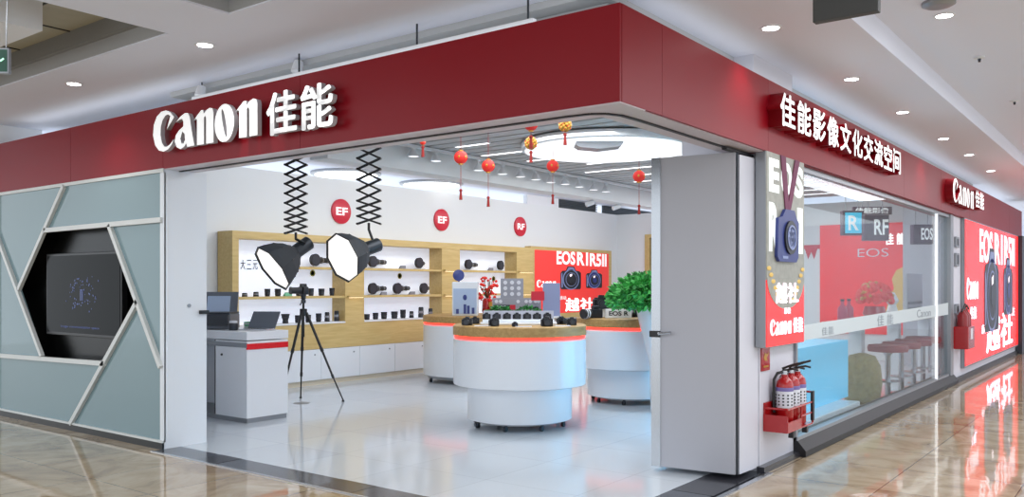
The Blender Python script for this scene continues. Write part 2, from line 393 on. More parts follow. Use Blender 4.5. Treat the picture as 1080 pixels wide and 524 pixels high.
for (x0, y0), (x1, y1) in zip(pts, pts[1:]):
    d = Vector((x1 - x0, y1 - y0, 0)); n = Vector((-d.y, d.x, 0)).normalized() * 0.014
    b.prism([(x0 - n.x, y0 - n.y), (x1 - n.x, y1 - n.y), (x1 + n.x, y1 + n.y), (x0 + n.x, y0 + n.y)], FB - .014, FB - .004, lambda u, v, w: (u, v, w))
struct('trim_4', b, M['dark'])
b = B(); b.box(-0.012, 0.0, 4.6, 8.0, FB - 0.03, FB + .003); struct('trim_5', b, M['mull'])
# left glazed wall with a hexagonal recess
HEX = [(6.82, 2.01), (5.516, 2.01), (5.01, 1.30), (5.60, 0.70), (6.89, 0.70), (7.42, 1.40)]     # (y, z)
OUT = [(8.0, FB - .03), (4.6, FB - .03), (4.6, 0.06), (8.0, 0.06)]
me = curve_mesh('wall_left', [OUT, HEX], 0.012)
me.materials.clear(); me.materials.append(M['pglass'])
o = bpy.data.objects.new('wall_left', me); COL.objects.link(o)
mm = Matrix((Vector((0, 1, 0)), Vector((0, 0, 1)), Vector((1, 0, 0)))).transposed().to_4x4(); mm.translation = (0.008, 0, 0); o.matrix_world = mm; o['kind'] = 'structure'
b = B(); b.box(-0.02, 0.0, 4.6, 8.0, -0.01, 0.055); struct('baseboard_left', b, M['black'])
b = B(); b.box(0.32, 0.42, 4.66, 7.62, 0.0, FB); b.box(-0.004, 0.42, 4.6, 4.66, 0.0, FB - .004); struct('wall_left_inner', b, M['lacq'])
b = B(); b.box(-0.02, 0.5, 8.03, 8.9, 0, CZ); struct('pillar_left', b, M['white'])
def bar(b, p, q, w=0.045, t=0.03):
    (y0, z0), (y1, z1) = p, q; d = Vector((y1 - y0, z1 - z0)).normalized(); n = Vector((-d.y, d.x)) * w / 2
    b.prism([(y0 + n.x, z0 + n.y), (y1 + n.x, z1 + n.y), (y1 - n.x, z1 - n.y), (y0 - n.x, z0 - n.y)], -t, 0.004, lambda u, v, w: (w, u, v))
b = B(); dz = .02
bar(b, (6.41, 2.44), (7.42, 1.40)); bar(b, (7.98, 2.02), (6.88, 0.70)); bar(b, (7.98, 0.66), (5.60, 0.70)); bar(b, (6.27, 0.06), (5.01, 1.30)); bar(b, (5.516, 2.01), (4.63, 0.72)); bar(b, (6.82, 2.01), (4.62, 2.02))
b.box(-0.02, 0.004, 4.6, 8.0, 0.055, 0.075); b.box(-0.012, .004, 7.93, 8.0, 0.06, FB - .03)
struct('trim_6', b, M['mull'])
# recess lining
b = B(); n = len(HEX)
lo = [b.bm.verts.new((0.014, y, z)) for y, z in HEX]; hi = [b.bm.verts.new((0.15, y, z)) for y, z in HEX]
for i in range(n): b.bm.faces.new((lo[i], lo[(i + 1) % n], hi[(i + 1) % n], hi[i]))
b.bm.faces.new(hi)
struct('wall_left_recess', b, mat('recess black', (5, 6, 6), .25, spec=.3))
# pillar behind the right front
b = B(); b.box(2.29, 3.06, 0.085, 0.75, 0.0, FB + .01); b.box(2.31, 3.19, 0.14, 0.75, FB + .02, CZ); struct('pillar_front', b, M['doorw'])
b = B(); b.box(2.25, 3.06, 0.03, 0.09, -0.004, 0.045); struct('baseboard_front', b, M['granite2'])
# shop window
b = B(); b.prism([(-0.02, 0.0), (-0.02, 0.05), (0.05, 0.13), (0.22, 0.13), (0.22, 0.0)], 3.06, 9.85, lambda u, v, w: (w, u, v)); struct('windowsill', b, mat('dark sill metal', (24, 24, 28), .5))
b = B()
b.box(3.06, 3.10, 0.06, 0.12, 0.13, FB); b.box(9.55, 9.75, 0.03, 0.16, 0.13, FB); b.box(3.06, 9.75, 0.05, 0.12, FB - .05, FB + .01); b.box(3.06, 9.75, 0.05, 0.12, 0.13, 0.16)
wf = struct('window_1', b, M['grey'])
b = B(); b.box(3.10, 9.55, 0.075, 0.083, 0.15, FB - .05); g = b.build('window_pane', M['glass'], wf)
b = B(); b.box(8.68, 8.73, 0.045, 0.074, 0.15, FB - .05); b.build('window_strip', mat('emissive white strip', (250, 252, 255), .3, emit=.5), wf)  # thin vertical white strip with emission
b = B(); b.prism([(3.10, 0.965), (8.68, 1.01), (8.68, 1.17), (3.10, 1.095)], 0.062, 0.074, lambda u, v, w: (u, w, v)); b.prism([(8.73, 1.01), (9.55, 1.015), (9.55, 1.185), (8.73, 1.17)], 0.062, 0.074, lambda u, v, w: (u, w, v))
fb = b.build('frosted_band', M['frost'], wf)
cjk(wf, (0, .061, 0), RX, RY, '佳能', 5.65, 6.35, .995, 1.115, .002, M['frostt'], bold=0.0, gap=.5)
cjk(wf, (0, .061, 0), RX, RY, '佳能', 3.75, 4.1, .985, 1.06, .002, M['frostt'], bold=0.0, gap=.2)
words(wf, 'letter', (0, .061, 0), RX, RY, 'Canon', 7.55, 8.35, 1.03, 1.13, .002, M['frostt'], .0)
# pier and backlit wall to the right of the window
b = B(); b.box(9.78, 17.2, 0.05, 0.30, 0.0, FB); struct('wall_front', b, M['doorw'])
b = B(); b.box(9.85, 17.2, -0.0, 0.06, -0.004, 0.06); struct('baseboard_right', b, M['black'])
b = B(); b.box(16.55, 17.2, -0.08, 0.30, 0, FB); struct('pillar_far', b, M['gun'])
b = B(); b.box(26, 26.1, -12, 12, 0, 3.5); struct('wall_far', b, M['ceil'])
# store shell
WY = 7.65
b = B(); b.box(0.42, 13.2, WY, WY + .12, 0, 3.06); struct('wall_back', b, M['wall'])
b = B(); b.box(13.1, 13.22, 6.85, WY, 0, 3.06); b.box(13.1, 13.22, 0.3, 5.9, 0, 3.06); b.box(13.1, 13.22, 5.9, 6.85, 2.5, 3.06); struct('wall_right', b, M['wall'])
b = B(); b.box(13.06, 13.24, 6.78, 6.9, 0, 2.58); b.box(13.06, 13.24, 5.85, 5.97, 0, 2.58); b.box(13.06, 13.24, 5.97, 6.78, 2.5, 2.58); d1 = struct('door_1', b, M['wood'])
b = B(); b.box(13.14, 13.18, 5.97, 6.78, 0, 2.5); b.build('door_panel', M['gun'], d1)
b = B(); b.box(2.2, 13.1, 5.0, 5.3, 2.86, CZ); struct('beam', b, M['wall'])
b = B(); b.box(0.3, 13.1, 0.3, 5.0, 3.205, CZ); struct('ceiling_store', b, M['ceilg'])
def slat_rows(b, xs, z0, z1, w):
    for x, y0, y1 in xs: b.box(x - w / 2, x + w / 2, y0, y1, z0, z1)
b = B(); b.box(pY(557, 208, WY).x, pY(590, 208, WY).x, WY + .02, WY + .12, 3.06, CZ); struct('wall_back_block', b, M['white'])
b = B()
for pa, pb in ((590, 632), (639, 700)):
    xa, xb = pY(pa, 215, WY).x, pY(pb, 215, WY).x
    b.box(xa, xb, WY + .09, WY + .11, 3.06, CZ)
    for k in range(5): b.box(xa, xb, WY + .05, WY + .09, 3.075 + k * .035, 3.09 + k * .035)
struct('wall_back_louvre', b, M['louv'])

# ================================================================== THINGS
# ---------------- ceiling lights in the mall
def downlight(loc, label, group):
    t = thing('downlight', label, 'ceiling light', loc, 0, group)
    b = B(); b.lathe([(0.075, 0.0), (0.075, -0.006), (0.058, -0.008), (0.055, 0.0)], n=24); b.build('trim_ring', M['white'], t, True)
    b = B(); b.cyl((0, 0, -0.0065), (0, 0, -0.001), 0.054, n=24); b.build('lamp_lens', M['lamp'], t)
    l = bpy.data.lights.new('downlight_beam', 'SPOT'); l.energy = 16; l.spot_size = 1.9; l.spot_blend = 0.8; l.shadow_soft_size = 0.05; l.color = (1, .97, .94)
    lo = bpy.data.objects.new('downlight_beam', l); COL.objects.link(lo); lo.parent = t; lo.location = (0, 0, -0.03)
dl_l = ['round recessed downlight in the ceiling at the far end of the left sign band', 'round recessed downlight above the white lettering of the left sign band']
for (px, py), lb in zip(((78, 88), (216, 47)), dl_l): downlight(pz(px, py, CZ), lb, 'recessed downlights in the mall ceiling')
for k, (px, py) in enumerate(((813, 29), (898, 83), (952, 118), (995, 146), (1022, 163), (1045, 180))):
    downlight(pz(px, py, CZ), f'round recessed downlight, {ORD[k]} from the shop corner in the row above the right sign band', 'recessed downlights in the mall ceiling')
downlight(pz(996, 16, 3.42), 'round recessed downlight alone in the higher corridor ceiling', 'recessed downlights in the mall ceiling')
for (px, py), lb in zip(((1033, 60), (1070, 106)), ('small ceiling detector nearer the camera in the corridor ceiling', 'small ceiling detector farther along the corridor ceiling')):
    t = thing('ceiling_detector', lb, 'detector', pz(px, py, 3.42), 0, 'detectors in the corridor ceiling')
    b = B(); b.lathe([(0.045, 0), (0.045, -.012), (.02, -.016)], n=16); b.build('base', M['white'], t, True)
    b = B(); b.cyl((0, 0, -.016), (0, 0, -.045), .014, .010, 12); b.build('sensor', M['gun'], t)
t = thing('ceiling_vent', 'round grey vent in the corridor ceiling at the top of the picture', 'vent', pz(990, 2, 3.42))
b = B(); b.lathe([(0.11, 0), (0.11, -.02), (.08, -.035), (.05, -.035)], n=24); b.build('body', M['grey'], t, True)
# hanging board and exit sign
t = thing('hanging_board', 'dark grey board hung from the corridor ceiling', 'sign', (0.95, -0.93, 2.99))
b = B(); b.box(-0.03, 0.03, -0.20, 0.165, 0.0, 0.33, .004); b.build('board', M['slate'], t)
b = B(); b.cyl((0, -.14, .33), (0, -.14, .43), .006); b.cyl((0, .11, .33), (0, .11, .43), .006); b.build('hanger', M['gun'], t)
ex = thing('exit_sign', 'green emergency exit sign hanging on two wires from the ceiling', 'exit sign', (-1.76, 3.53, 2.80))
exr = Matrix.Rotation(TH - PI / 2, 4, 'Z')
ex.rotation_euler = (0, 0, TH - PI / 2)
b = B(); b.box(-0.16, 0.055, -.015, .015, 0.0, .165, .004); b.build('case', M['grey'], ex)
b = B(); b.box(-0.15, 0.045, -.018, -.014, .012, .153); b.build('face', M['green'], ex)
b = B(); b.sph((-.02, -.019, .115), .012, (1, .3, 1), 10)
for p, q in (((-.025, .10), (-.045, .065)), ((-.045, .065), (-.02, .04)), ((-.045, .065), (-.075, .05)), ((-.025, .095), (.005, .08)), ((.005, .08), (.025, .095))): b.cyl((p[0], -.019, p[1]), (q[0], -.019, q[1]), .006, n=6)
b.build('running_figure', M['greenlit'], ex)
b = B(); b.cyl((-.12, 0, .165), (-.14, 0, .80), .004, n=6); b.cyl((.03, 0, .165), (.045, 0, .80), .004, n=6); b.build('wire', M['steel'], ex)

# ---------------- fascia suspension rods, projectors and pipe above the left sign band
t = thing('suspended_rail', 'thin pale light rail running above the top edge of the left sign band', 'rail', (0.16, 0, 3.0))
b = B(); b.box(-.02, .02, 0.7, 4.4, .07, .10); b.box(-.015, .015, .7, 4.4, .035, .05); b.build('rail', M['white'], t)
b = B()
for y in (0.75, 1.7, 2.96): b.cyl((0, y, .05), (0, y, .25), .007, n=8)
b.build('hanger', M['gun'], t)
for k, (px, py, lb) in enumerate(((213, 96, 'small grey spot lamp on the rail above the first white letters'), (315, 70, 'small grey spot lamp on the rail above the Chinese characters'))):
    p = pX(px, py, 0.25)
    t = thing('spot_lamp', lb, 'spot lamp', p, 0, 'spot lamps on the rail above the left sign band')
    b = B(); b.cyl((0, 0, .04), (-.02, 0, -.05), .035, .048, 14); b.build('lamp_head', M['white'], t, True)
    b = B(); b.cyl((0, 0, .03), (0, 0, CZ - p.z), .006, n=6); b.build('stem', M['gun'], t)
for px, py in ((858 / 1.0, 101), (963, 158)): pass

# ---------------- raised signs
t = thing('sign_lettering', 'raised white brand name and two Chinese characters on the left red band', 'sign', (0, 0, 0))
SX = Vector((-0.075, 0, 0))
canon_logo(t, SX, LX, LY, -4.617, -3.14, 2.60, 2.945, 0.04, M['sign'], M['signside'])
cjk(t, SX, LX, LY, '佳能', -3.03, -2.27, 2.575, 2.90, 0.04, M['sign'], M['signside'], gap=.10)
b = B()
for y in (4.3, 3.9, 3.5, 3.25, 2.85, 2.45): b.cyl((-0.056, y, 2.72), (0.0, y, 2.72), .012, n=8)
b.build('stand_off', M['dark'], t)
t = thing('sign_lettering', 'raised white row of ten Chinese characters on the right red band', 'sign')
SY = Vector((0, -0.055, 0))
cjk(t, SY, RX, RY, '佳能影像文化交流空间', 2.21, 5.95, 2.655, 2.915, 0.11, M['sign'], M['red'], gap=.13)
t = thing('sign_lettering', 'raised white brand name with Chinese characters over the tall red screen', 'sign')
canon_logo(t, SY, RX, RY, 8.92, 10.55, 2.60, 2.93, 0.11, M['sign'], M['red'])
cjk(t, SY, RX, RY, '佳能', 10.70, 11.5, 2.65, 2.92, 0.11, M['sign'], M['red'], gap=.08)

# ---------------- television in the hexagonal recess
t = thing('television', 'wide black television in the hexagonal recess of the glazed wall', 'television', (0.06, 6.20, 0.93))
b = B(); b.box(0, .06, -0.77, 0.75, 0, .84, .006); b.build('case', M['black'], t)
b = B(); b.box(-.004, 0.002, -0.745, 0.725, .03, .815); b.build('screen', M['tvscr'], t)
b = B()
for k in range(70):
    a = random.uniform(0, 2 * PI); r = abs(random.gauss(.16, .05)); y = -.02 + r * 1.25 * math.cos(a); z = .44 + r * .8 * math.sin(a); s = random.uniform(.004, .009)
    b.box(-.006, -.0035, y - s, y + s, z - s, z + s)
b.box(-.006, -.0035, -.035, -.015, .36, .46); b.box(-.006, -.0035, .0, .02, .36, .46); b.box(-.006, -.0035, -.035, .02, .455, .47)
b.build('screen_image', M['tvpix'], t)
words(t, 'screen_caption', (-.005, 0, 0), LX, LY, 'image communication space', -.42, .36, .075, .105, .002, M['tvpix'], .0)
b = B(); b.box(.06, .088, -.2, .2, .25, .6); b.build('wall_mount', M['black'], t)
t = thing('door_latch', 'small black latch on the white end of the glazed wall', 'latch', (0.30, 4.6, 1.20))
b = B(); b.box(0.04, .13, -.03, 0, -.02, .015, .004); b.build('bolt', M['black'], t)
b = B(); b.cyl((-.06, 0, .06), (-.06, -.012, .06), .016, n=12); b.build('keyhole', M['grey'], t)

# ---------------- folded shutter doors at the pier
fd = thing('folding_door', 'stack of tall grey folding door leaves parked beside the front pier', 'door', (0, 0, 0))
A_, B_, C_ = Vector((1.836, .76, 0)), Vector((1.915, .125, 0)), Vector((2.285, .10, 0))
def leaf(name, p, q, n, th, z0, z1, m):
    b = B(); b.prism([(p.x, p.y), (q.x, q.y), (q.x + n.x * th, q.y + n.y * th), (p.x + n.x * th, p.y + n.y * th)], z0, z1, lambda u, v, w: (u, v, w)); return b.build(name, m, fd, bevel=.003)
nx = Vector((0.99, .123, 0))
leaf('leaf', A_, B_, nx, .05, .035, 2.435, M['door'])
for k in range(1, 6): leaf('leaf', A_ + nx * .062 * k, B_ + nx * .062 * k, nx, .05, .035, 2.42, M['doorw'])
b = B(); b.prism([(1.955, .108), (2.285, .092), (2.285, .115), (1.957, .122)], .035, 2.42, lambda u, v, w: (u, v, w)); b.build('end_plate', M['doorw'], fd)
b = B(); b.cyl((1.937, .118, .035), (1.937, .118, 2.43), .008, n=8); b.build('hinge', M['gun'], fd)
b = B(); b.prism([(1.828, .775), (1.834, .70), (1.90, .71), (1.894, .785)], .035, 2.435, lambda u, v, w: (u, v, w)); b.build('edge_profile', M['steel'], fd)
b = B(); b.box(1.82, 1.834, .70, .79, 1.04, 1.09, .003); b.build('lock', M['black'], fd)
b = B(); b.tube([(1.832, .70, 1.07), (1.80, .695, 1.07), (1.812, .60, 1.08)], .012); b.build('handle', M['steel'], fd)
b = B(); b.box(1.75, 2.26, .12, .16, 2.435, 2.452); b.build('top_guide', M['dark'], fd)

# ---------------- light box with a hung camera picture
lb = thing('light_box', 'tall backlit advertising box with a blue camera on a strap, on the front pier', 'light box', (2.207, 0.0, 0.965))
LW, LH = 0.868, 1.51
b = B(); b.box(0, LW, .004, .086, 0, LH, .004); b.build('case', M['grey'], lb)
b = B(); b.box(.006, LW - .006, -.002, .004, .52, LH - .005); b.build('picture_panel', M['silverp'], lb)
b = B(); b.box(.006, LW - .006, -.002, .004, .006, .52); b.build('red_panel', M['screenred'], lb)
me = curve_mesh('medal_edge', [[(LW / 2 + .40 * math.cos(PI + PI * i / 20), .53 + .24 * math.sin(PI + PI * i / 20)) for i in range(21)]], .004); fit(me, .01, LW - .01, .29, .54, M['silverp']); place(me, 'medal_edge', lb, (0, -.004, 0), RX, RY)
for c, x0, x1, z0, z1 in (('E', .05, .27, 1.20, 1.46), ('O', .31, .56, 1.20, 1.46), ('S', .61, .83, 1.20, 1.46), ('R', .05, .27, .74, 1.12), ('1', .69, .82, .74, 1.12)):
    words(lb, 'backdrop_letter', (0, -.004, 0), RX, RY, c, x0, x1, z0, z1, .003, M['paper'], .05)
b = B()
fl = lambda u, v, w: (u, w, v)
b.prism([(.29, 1.505), (.40, 1.505), (.48, 1.06), (.40, 1.06)], -.012, -.005, fl); b.prism([(.62, 1.505), (.73, 1.505), (.50, 1.06), (.43, 1.06)], -.0125, -.0055, fl); b.build('strap', M['strapm'], lb)
b = B(); cam_fit = lambda x, z: (.165 + (x - .24) * 1.14, .665 + (z - .555) * .86)
pts = [(.24, .60), (.28, .555), (.62, .555), (.66, .60), (.67, .93), (.62, .97), (.58, 1.04), (.40, 1.04), (.34, .97), (.26, .95)]
pts = [cam_fit(*q) for q in pts]
b.prism(pts, -.03, -.006, fl); b.build('camera_picture', M['camblue'], lb)
b = B(); b.cyl((.44, -.045, .86), (.44, -.03, .86), .135, n=24); b.build('lens_picture', M['camdark'], lb)
b = B(); b.lathe([(.10, 0), (.10, .006), (.085, .006), (.085, 0)], n=24, mtx=Matrix.Translation((.44, -.046, .86)) @ Matrix.Rotation(PI / 2, 4, 'X')); b.build('lens_ring', M['camglint'], lb)
b = B(); b.prism([(.27, .69), (.39, .69), (.39, .71), (.27, .71)], -.034, -.028, fl); b.build('camera_badge', M['camglint'], lb)
for sgn in (-1, 1):
    b = B()
    for k in range(6):
        x = LW / 2 + sgn * (.14 + .045 * k); z = .36 + .05 * k
        b.sph((x + .02 * sgn, -.006, z), .035, (1.3, .12, .5), 8)
    b.build('laurel', M['gold2'], lb)
cjk(lb, (0, -.010, 0), RX, RY, '越社', .18, .70, .335, .50, .004, M['screenwhite'], bold=.03, gap=.06)
words(lb, 'small_print', (0, -.009, 0), RX, RY, '影像', .37, .52, .25, .30, .003, M['screenwhite'], .02)
canon_logo(lb, (0, -.006, 0), RX, RY, .07, .54, .09, .215, .004, M['screenwhite'])
cjk(lb, (0, -.006, 0), RX, RY, '佳能', .59, .82, .09, .215, .004, M['screenwhite'], bold=.02, gap=.08)

# ---------------- fire extinguishers
def extinguisher(loc, label, s=1.0):
    t = thing('fire_extinguisher', label, 'fire extinguisher', loc, math.radians(-55), 'fire extinguishers on the front pier')
    b = B(); b.lathe([(.060, 0), (.068, .012), (.068, .33), (.060, .365), (.034, .395), (.024, .405), (.024, .42)], n=24); b.build('cylinder', M['extred'], t, True)
    b = B(); b.lathe([(.0685, .16), (.0688, .165), (.0688, .285), (.0685, .29)], n=24); lab = b
    b = B(); b.lathe([(.0687, .29), (.0690, .292), (.0690, .318), (.0687, .32)], n=24); b.build('label_band', M['labelp'], t, True)
    b = lab; b.mi = 1
    for zz in (.185, .21, .235, .26):
        for a in range(12):
            an = a * PI / 6 + .1; b.box(-.0075, .0075, -.001, .001, -.006, .006, mtx=Matrix.Translation((.0692 * math.cos(an), .0692 * math.sin(an), zz)) @ Matrix.Rotation(an + PI / 2, 4, 'Z'))
    b.build('label', [M['labelw'], M['gun']], t, True)
    b = B(); b.cyl((0, 0, .415), (0, 0, .45), .020, n=12); b.build('valve', M['steel'], t)
    b = B(); b.tube([(-.02, 0, .45), (.06, -.02, .465), (.10, -.025, .455)], .008); b.tube([(-.02, 0, .465), (.05, -.02, .495), (.10, -.025, .51)], .009); b.build('handle', M['black'], t)
    b = B(); b.tube([(-.015, 0, .44), (-.06, -.01, .43), (-.088, -.012, .38), (-.09, -.012, .2), (-.086, -.012, .12)], .011); b.build('hose', M['black'], t)
EX0 = Vector((2.36, -.01, .30))
r = thing('extinguisher_rack', 'red metal wall rack holding fire extinguishers on the front pier', 'rack', (2.53, 0.0, .315))
b = B(); b.box(-.16, .43, -.11, .083, -.012, 0.0); b.box(-.165, -.155, -.11, .083, -.012, .12); b.box(-.16, .43, .07, .083, 0, .21); b.box(-.16, .16, -.112, -.104, 0, .07); b.build('tray', M['extred'], r)
b = B(); b.tube([(.16, -.108, .17), (.16, -.108, 0)], .008); b.tube([(-.16, .07, .17), (-.16, -.108, .17), (.43, -.108, .17)], .008); b.tube([(.14, -.108, .085), (.43, -.108, .085)], .007); b.tube([(.43, -.108, 0), (.43, -.108, .25), (.43, .07, .25)], .009); b.build('guard_rail', M['extred'], r)
b = B(); b.box(.405, .445, -.12, -.10, .02, .26); b.build('corner_post', M['black'], r)
for x in (.02, .34):
    b = B(); b.box(x, x + .04, -.09, -.05, -.075, -.012); b.build('bracket', M['black'], r)
for k, (x, lbx) in enumerate(((2.56, 'red fire extinguisher with a white label, nearest the grey folding door in the wall rack'), (2.71, 'red fire extinguisher in the middle of three in the wall rack'), (2.86, 'red fire extinguisher at the window side of the wall rack'))): extinguisher((x, -.018, .318), lbx)
t = thing('fire_sign', 'small red notice on the pier above the extinguishers', 'sign', (2.40, .08, .86))
b = B(); b.box(-.085, .085, -.006, .004, -.085, .095); b.build('plate', M['extred'], t)
b = B(); b.prism([(-.05, .02), (-.02, .055), (.03, .04), (.05, .06), (.05, .045), (.01, .015), (.03, -.01), (-.03, -.005)], -.009, -.006, fl); b.box(-.05, .05, -.009, -.006, -.06, -.045); b.build('pictogram', M['gold'], t)

# ---------------- far pier fittings
t = thing('extinguisher_box', 'dark red extinguisher holder on the pier beside the tall red screen', 'fire extinguisher', (10.05, 0.045, .50))
b = B(); b.box(-.22, .30, -.20, 0, 0, .33, .01); b.build('tray', M['extred'], t)
b = B()
for x in (-.1, .05, .2): b.lathe([(.07, 0), (.072, .1), (.07, .24), (.03, .30), (.02, .34)], c=(x, -.1, .25), n=18)
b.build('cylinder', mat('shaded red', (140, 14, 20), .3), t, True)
b = B(); b.tube([(-.16, -.1, .55), (.0, -.12, .66), (.2, -.13, .60)], .012); b.tube([(0, -.1, .57), (.15, -.12, .64), (.28, -.12, .58)], .012); b.build('handle', M['black'], t)
b = B(); b.box(-.05, .12, -.205, -.199, .14, .30); b.build('label', M['labelw'], t)
for k, (z, h, lbx) in enumerate(((2.0, .16, 'upper wall control plate on the far pier'), (1.72, .2, 'lower wall control plate on the far pier'), (1.02, .14, 'dark switch plate low on the far pier above the extinguisher holder'))):
    t = thing('switch_plate', lbx, 'switch', (10.02, .045, z), 0, 'switch plates on the far pier')
    b = B(); b.box(-.12, .12, -.03, .004, 0, h, .006); b.build('plate', M['grey'], t)
    b = B(); b.box(-.06, .06, -.036, -.029, .03, h - .03, .003); b.build('button', M['gun'], t)

# ---------------- tall red backlit screen
ls = thing('advertising_screen', 'tall red backlit screen with two cameras and white lettering beyond the window', 'screen', (10.45, 0.045, 0.20))
SW, SH = 6.05, 2.25
b = B(); b.box(-.03, SW + .03, -.05, .0, -.03, SH + .02); b.build('frame', M['grey'], ls)
b = B(); b.box(0, SW, -.056, -.05, 0, SH); b.build('panel', M['screenred'], ls)
so = (0, -.058, 0)
x = 1.3
for w_, s_ in ((1.35, 'EOS'), (.95, 'R1'), (1.45, 'R5II')):
    words(ls, 'letter', so, RX, RY, s_, x, x + w_, 1.62, 2.18, .004, M['screenwhite'], .03); x += w_ + .22
def poster_camera(parent, name, cx, cz, w, h, y, m1, m2, m3):
    b = B(); f = lambda u, v, wv: (cx + u * w, wv, cz + v * h)
    b.prism([(-.46, -.5), (.46, -.5), (.5, -.42), (.5, .22), (.4, .30), (.24, .32), (.16, .5), (-.16, .5), (-.24, .32), (-.42, .30), (-.5, .2), (-.5, -.42)], y - .004, y, f); o = b.build(name, m1, parent)
    n_ = 28
    def circ(nm, rx, m, k, px_=None):
        q = B(); q.prism([(rx * math.cos(2 * PI * i / n_), -.07 + rx * 1.12 * h / h * math.sin(2 * PI * i / n_)) for i in range(n_)], y - .004 - k * .003, y - .003 - k * .003 + .001, f); q.build(nm, m, o)
    circ('lens_ring', .40, m3, 1); circ('lens_picture', .36, m2, 2); circ('lens_ring', .27, m3, 3); circ('lens_picture', .25, m1, 4); circ('front_glass', .13, m2, 5)
    q = B(); q.prism([(-.10, .14), (.02, .18), (.0, .08), (-.08, .05)], y - .024, y - .021, f); q.build('highlight', M['screenwhite'], o)
    q = B(); q.prism([(-.12, .46), (.12, .46), (.2, .33), (-.2, .33)], y - .007, y - .004, f); q.build('highlight', m3, o)
    q = B(); q.prism([(-.47, .18), (-.42, .22), (-.40, -.4), (-.46, -.42)], y - .007, y - .004, f); q.build('highlight', m3, o)
poster_camera(ls, 'camera_picture', 2.55, 1.16, 1.6, 1.45, -.058, M['camdark'], M['gun'], M['camglint'])
poster_camera(ls, 'camera_picture', 4.55, 1.22, 1.2, 1.1, -.058, M['camdark'], M['camblue'], M['camglint'])
canon_logo(ls, so, RX, RY, .12, 1.15, 1.02, 1.36, .004, M['screenwhite'])
cjk(ls, so, RX, RY, '佳能', .40, .98, .70, .90, .004, M['screenwhite'], gap=.1)
cjk(ls, so, RX, RY, '越社', 1.95, 5.2, .06, .72, .004, M['screenwhite'], bold=.03, gap=.05)
words(ls, 'letter', so, RX, RY, '感动', 1.5, 1.9, .42, .58, .004, M['screenwhite'], .01); words(ls, 'letter', so, RX, RY, '常在', 5.0, 5.5, .62, .80, .004, M['screenwhite'], .01)

# ================================================================== STORE INTERIOR
# ceiling light strips, luminous disc, hung box
GS = 'ceiling light strips in the store'
k = 0
for i, x in enumerate([0.9 + 0.75 * i for i in range(16)]):
    y0 = 0.5 + (0.35 if i % 3 == 1 else 0); y1 = 4.6 - (0.5 if i % 2 else 0)
    if 3.4 < x < 6.0: y0 = 4.05
    if y1 - y0 < .3: y1 = 4.8
    t = thing('light_strip', f'{ORD[i] if i < 14 else "far"} slim white light strip from the shop corner in the store ceiling' if i < 14 else ('slim white light strip next to the last in the store ceiling' if i == 14 else 'last slim white light strip deep in the store ceiling'), 'ceiling light', (x, (y0 + y1) / 2, 3.205), 0, GS)
    L_ = (y1 - y0) / 2
    b = B(); b.box(-.025, .025, -L_, L_, -.05, 0); b.build('housing', M['white'], t)
    b = B(); b.box(-.02, .02, -L_ + .02, L_ - .02, -.054, -.05); b.build('diffuser', M['strip'], t)
b = B()
for x in [0.55 + 0.25 * i for i in range(50)]: b.box(x - .10, x + .10, 0.35, 4.95, 3.165, 3.204)
struct('ceiling_slats', b, M['ceilg'])
t = thing('ceiling_disc', 'large round luminous disc hung under the store ceiling', 'ceiling light', (4.74, 2.92, 3.06))
b = B(); b.lathe([(1.0, 0), (1.03, .01), (1.03, .08), (1.0, .09)], n=64); b.build('rim', M['white'], t, True)
b = B(); b.cyl((0, 0, -.006), (0, 0, .002), .985, n=64); b.build('diffuser', M['disc'], t)
b = B()
for a in range(4): b.cyl((.7 * math.cos(a * PI / 2 + .5), .7 * math.sin(a * PI / 2 + .5), .09), (.7 * math.cos(a * PI / 2 + .5), .7 * math.sin(a * PI / 2 + .5), .145), .008)
b.build('hanger', M['steel'], t)
p = pD(631, 152, 9.7)
t = thing('hanging_unit', 'flat grey box hung on rods below the round luminous disc', 'projector', p, TH - PI / 2)
b = B(); b.prism([(-.27, -.02), (-.24, .05), (0, .075), (.25, .05), (.27, .0), (.24, -.04), (0, -.07), (-.22, -.05)], -.12, .12, lambda u, v, w: (u, w, v)); b.build('housing', M['grey'], t)
b = B(); b.cyl((-.25, 0, .03), (-.25, 0, 3.05 - p.z), .006, n=6); b.cyl((.25, 0, .03), (.25, 0, 3.05 - p.z), .006, n=6); b.build('hanger', M['gun'], t)
# track spots along the beam
trk = thing('light_track', 'white lighting track under the store ceiling in front of the long beam', 'track', (0, 4.88, 3.12))
b = B(); b.box(2.2, 11.5, -.02, .02, 0, .035); b.build('track', M['white'], trk)
for k, (px, py) in enumerate(((436, 162), (460, 167), (505, 177), (530, 181), (549, 184), (565, 187), (581, 190), (596, 192), (611, 195), (626, 198), (639, 200))):
    p = pY(px, py, 4.88); zz = 3.12 - p.z
    t = thing('track_spotlight', f'white cone spotlight, {ORD[k]} along the track from the hanging softboxes', 'spotlight', p, 0, 'white track spotlights along the beam')
    b = B(); b.cyl((0, 0, zz - .03), (0, 0, zz), .03, n=12); b.cyl((0, 0, .04), (0, 0, zz - .02), .012, n=8); b.build('stem', M['white'], t, True)
    b = B(); b.lathe([(.025, .05), (.035, .04), (.075, -.03), (.07, -.035)], n=20); b.build('shade', M['white'], t, True)
    b = B(); b.cyl((0, 0, -.036), (0, 0, -.03), .06, n=16); b.build('lamp_lens', M['disc'], t)
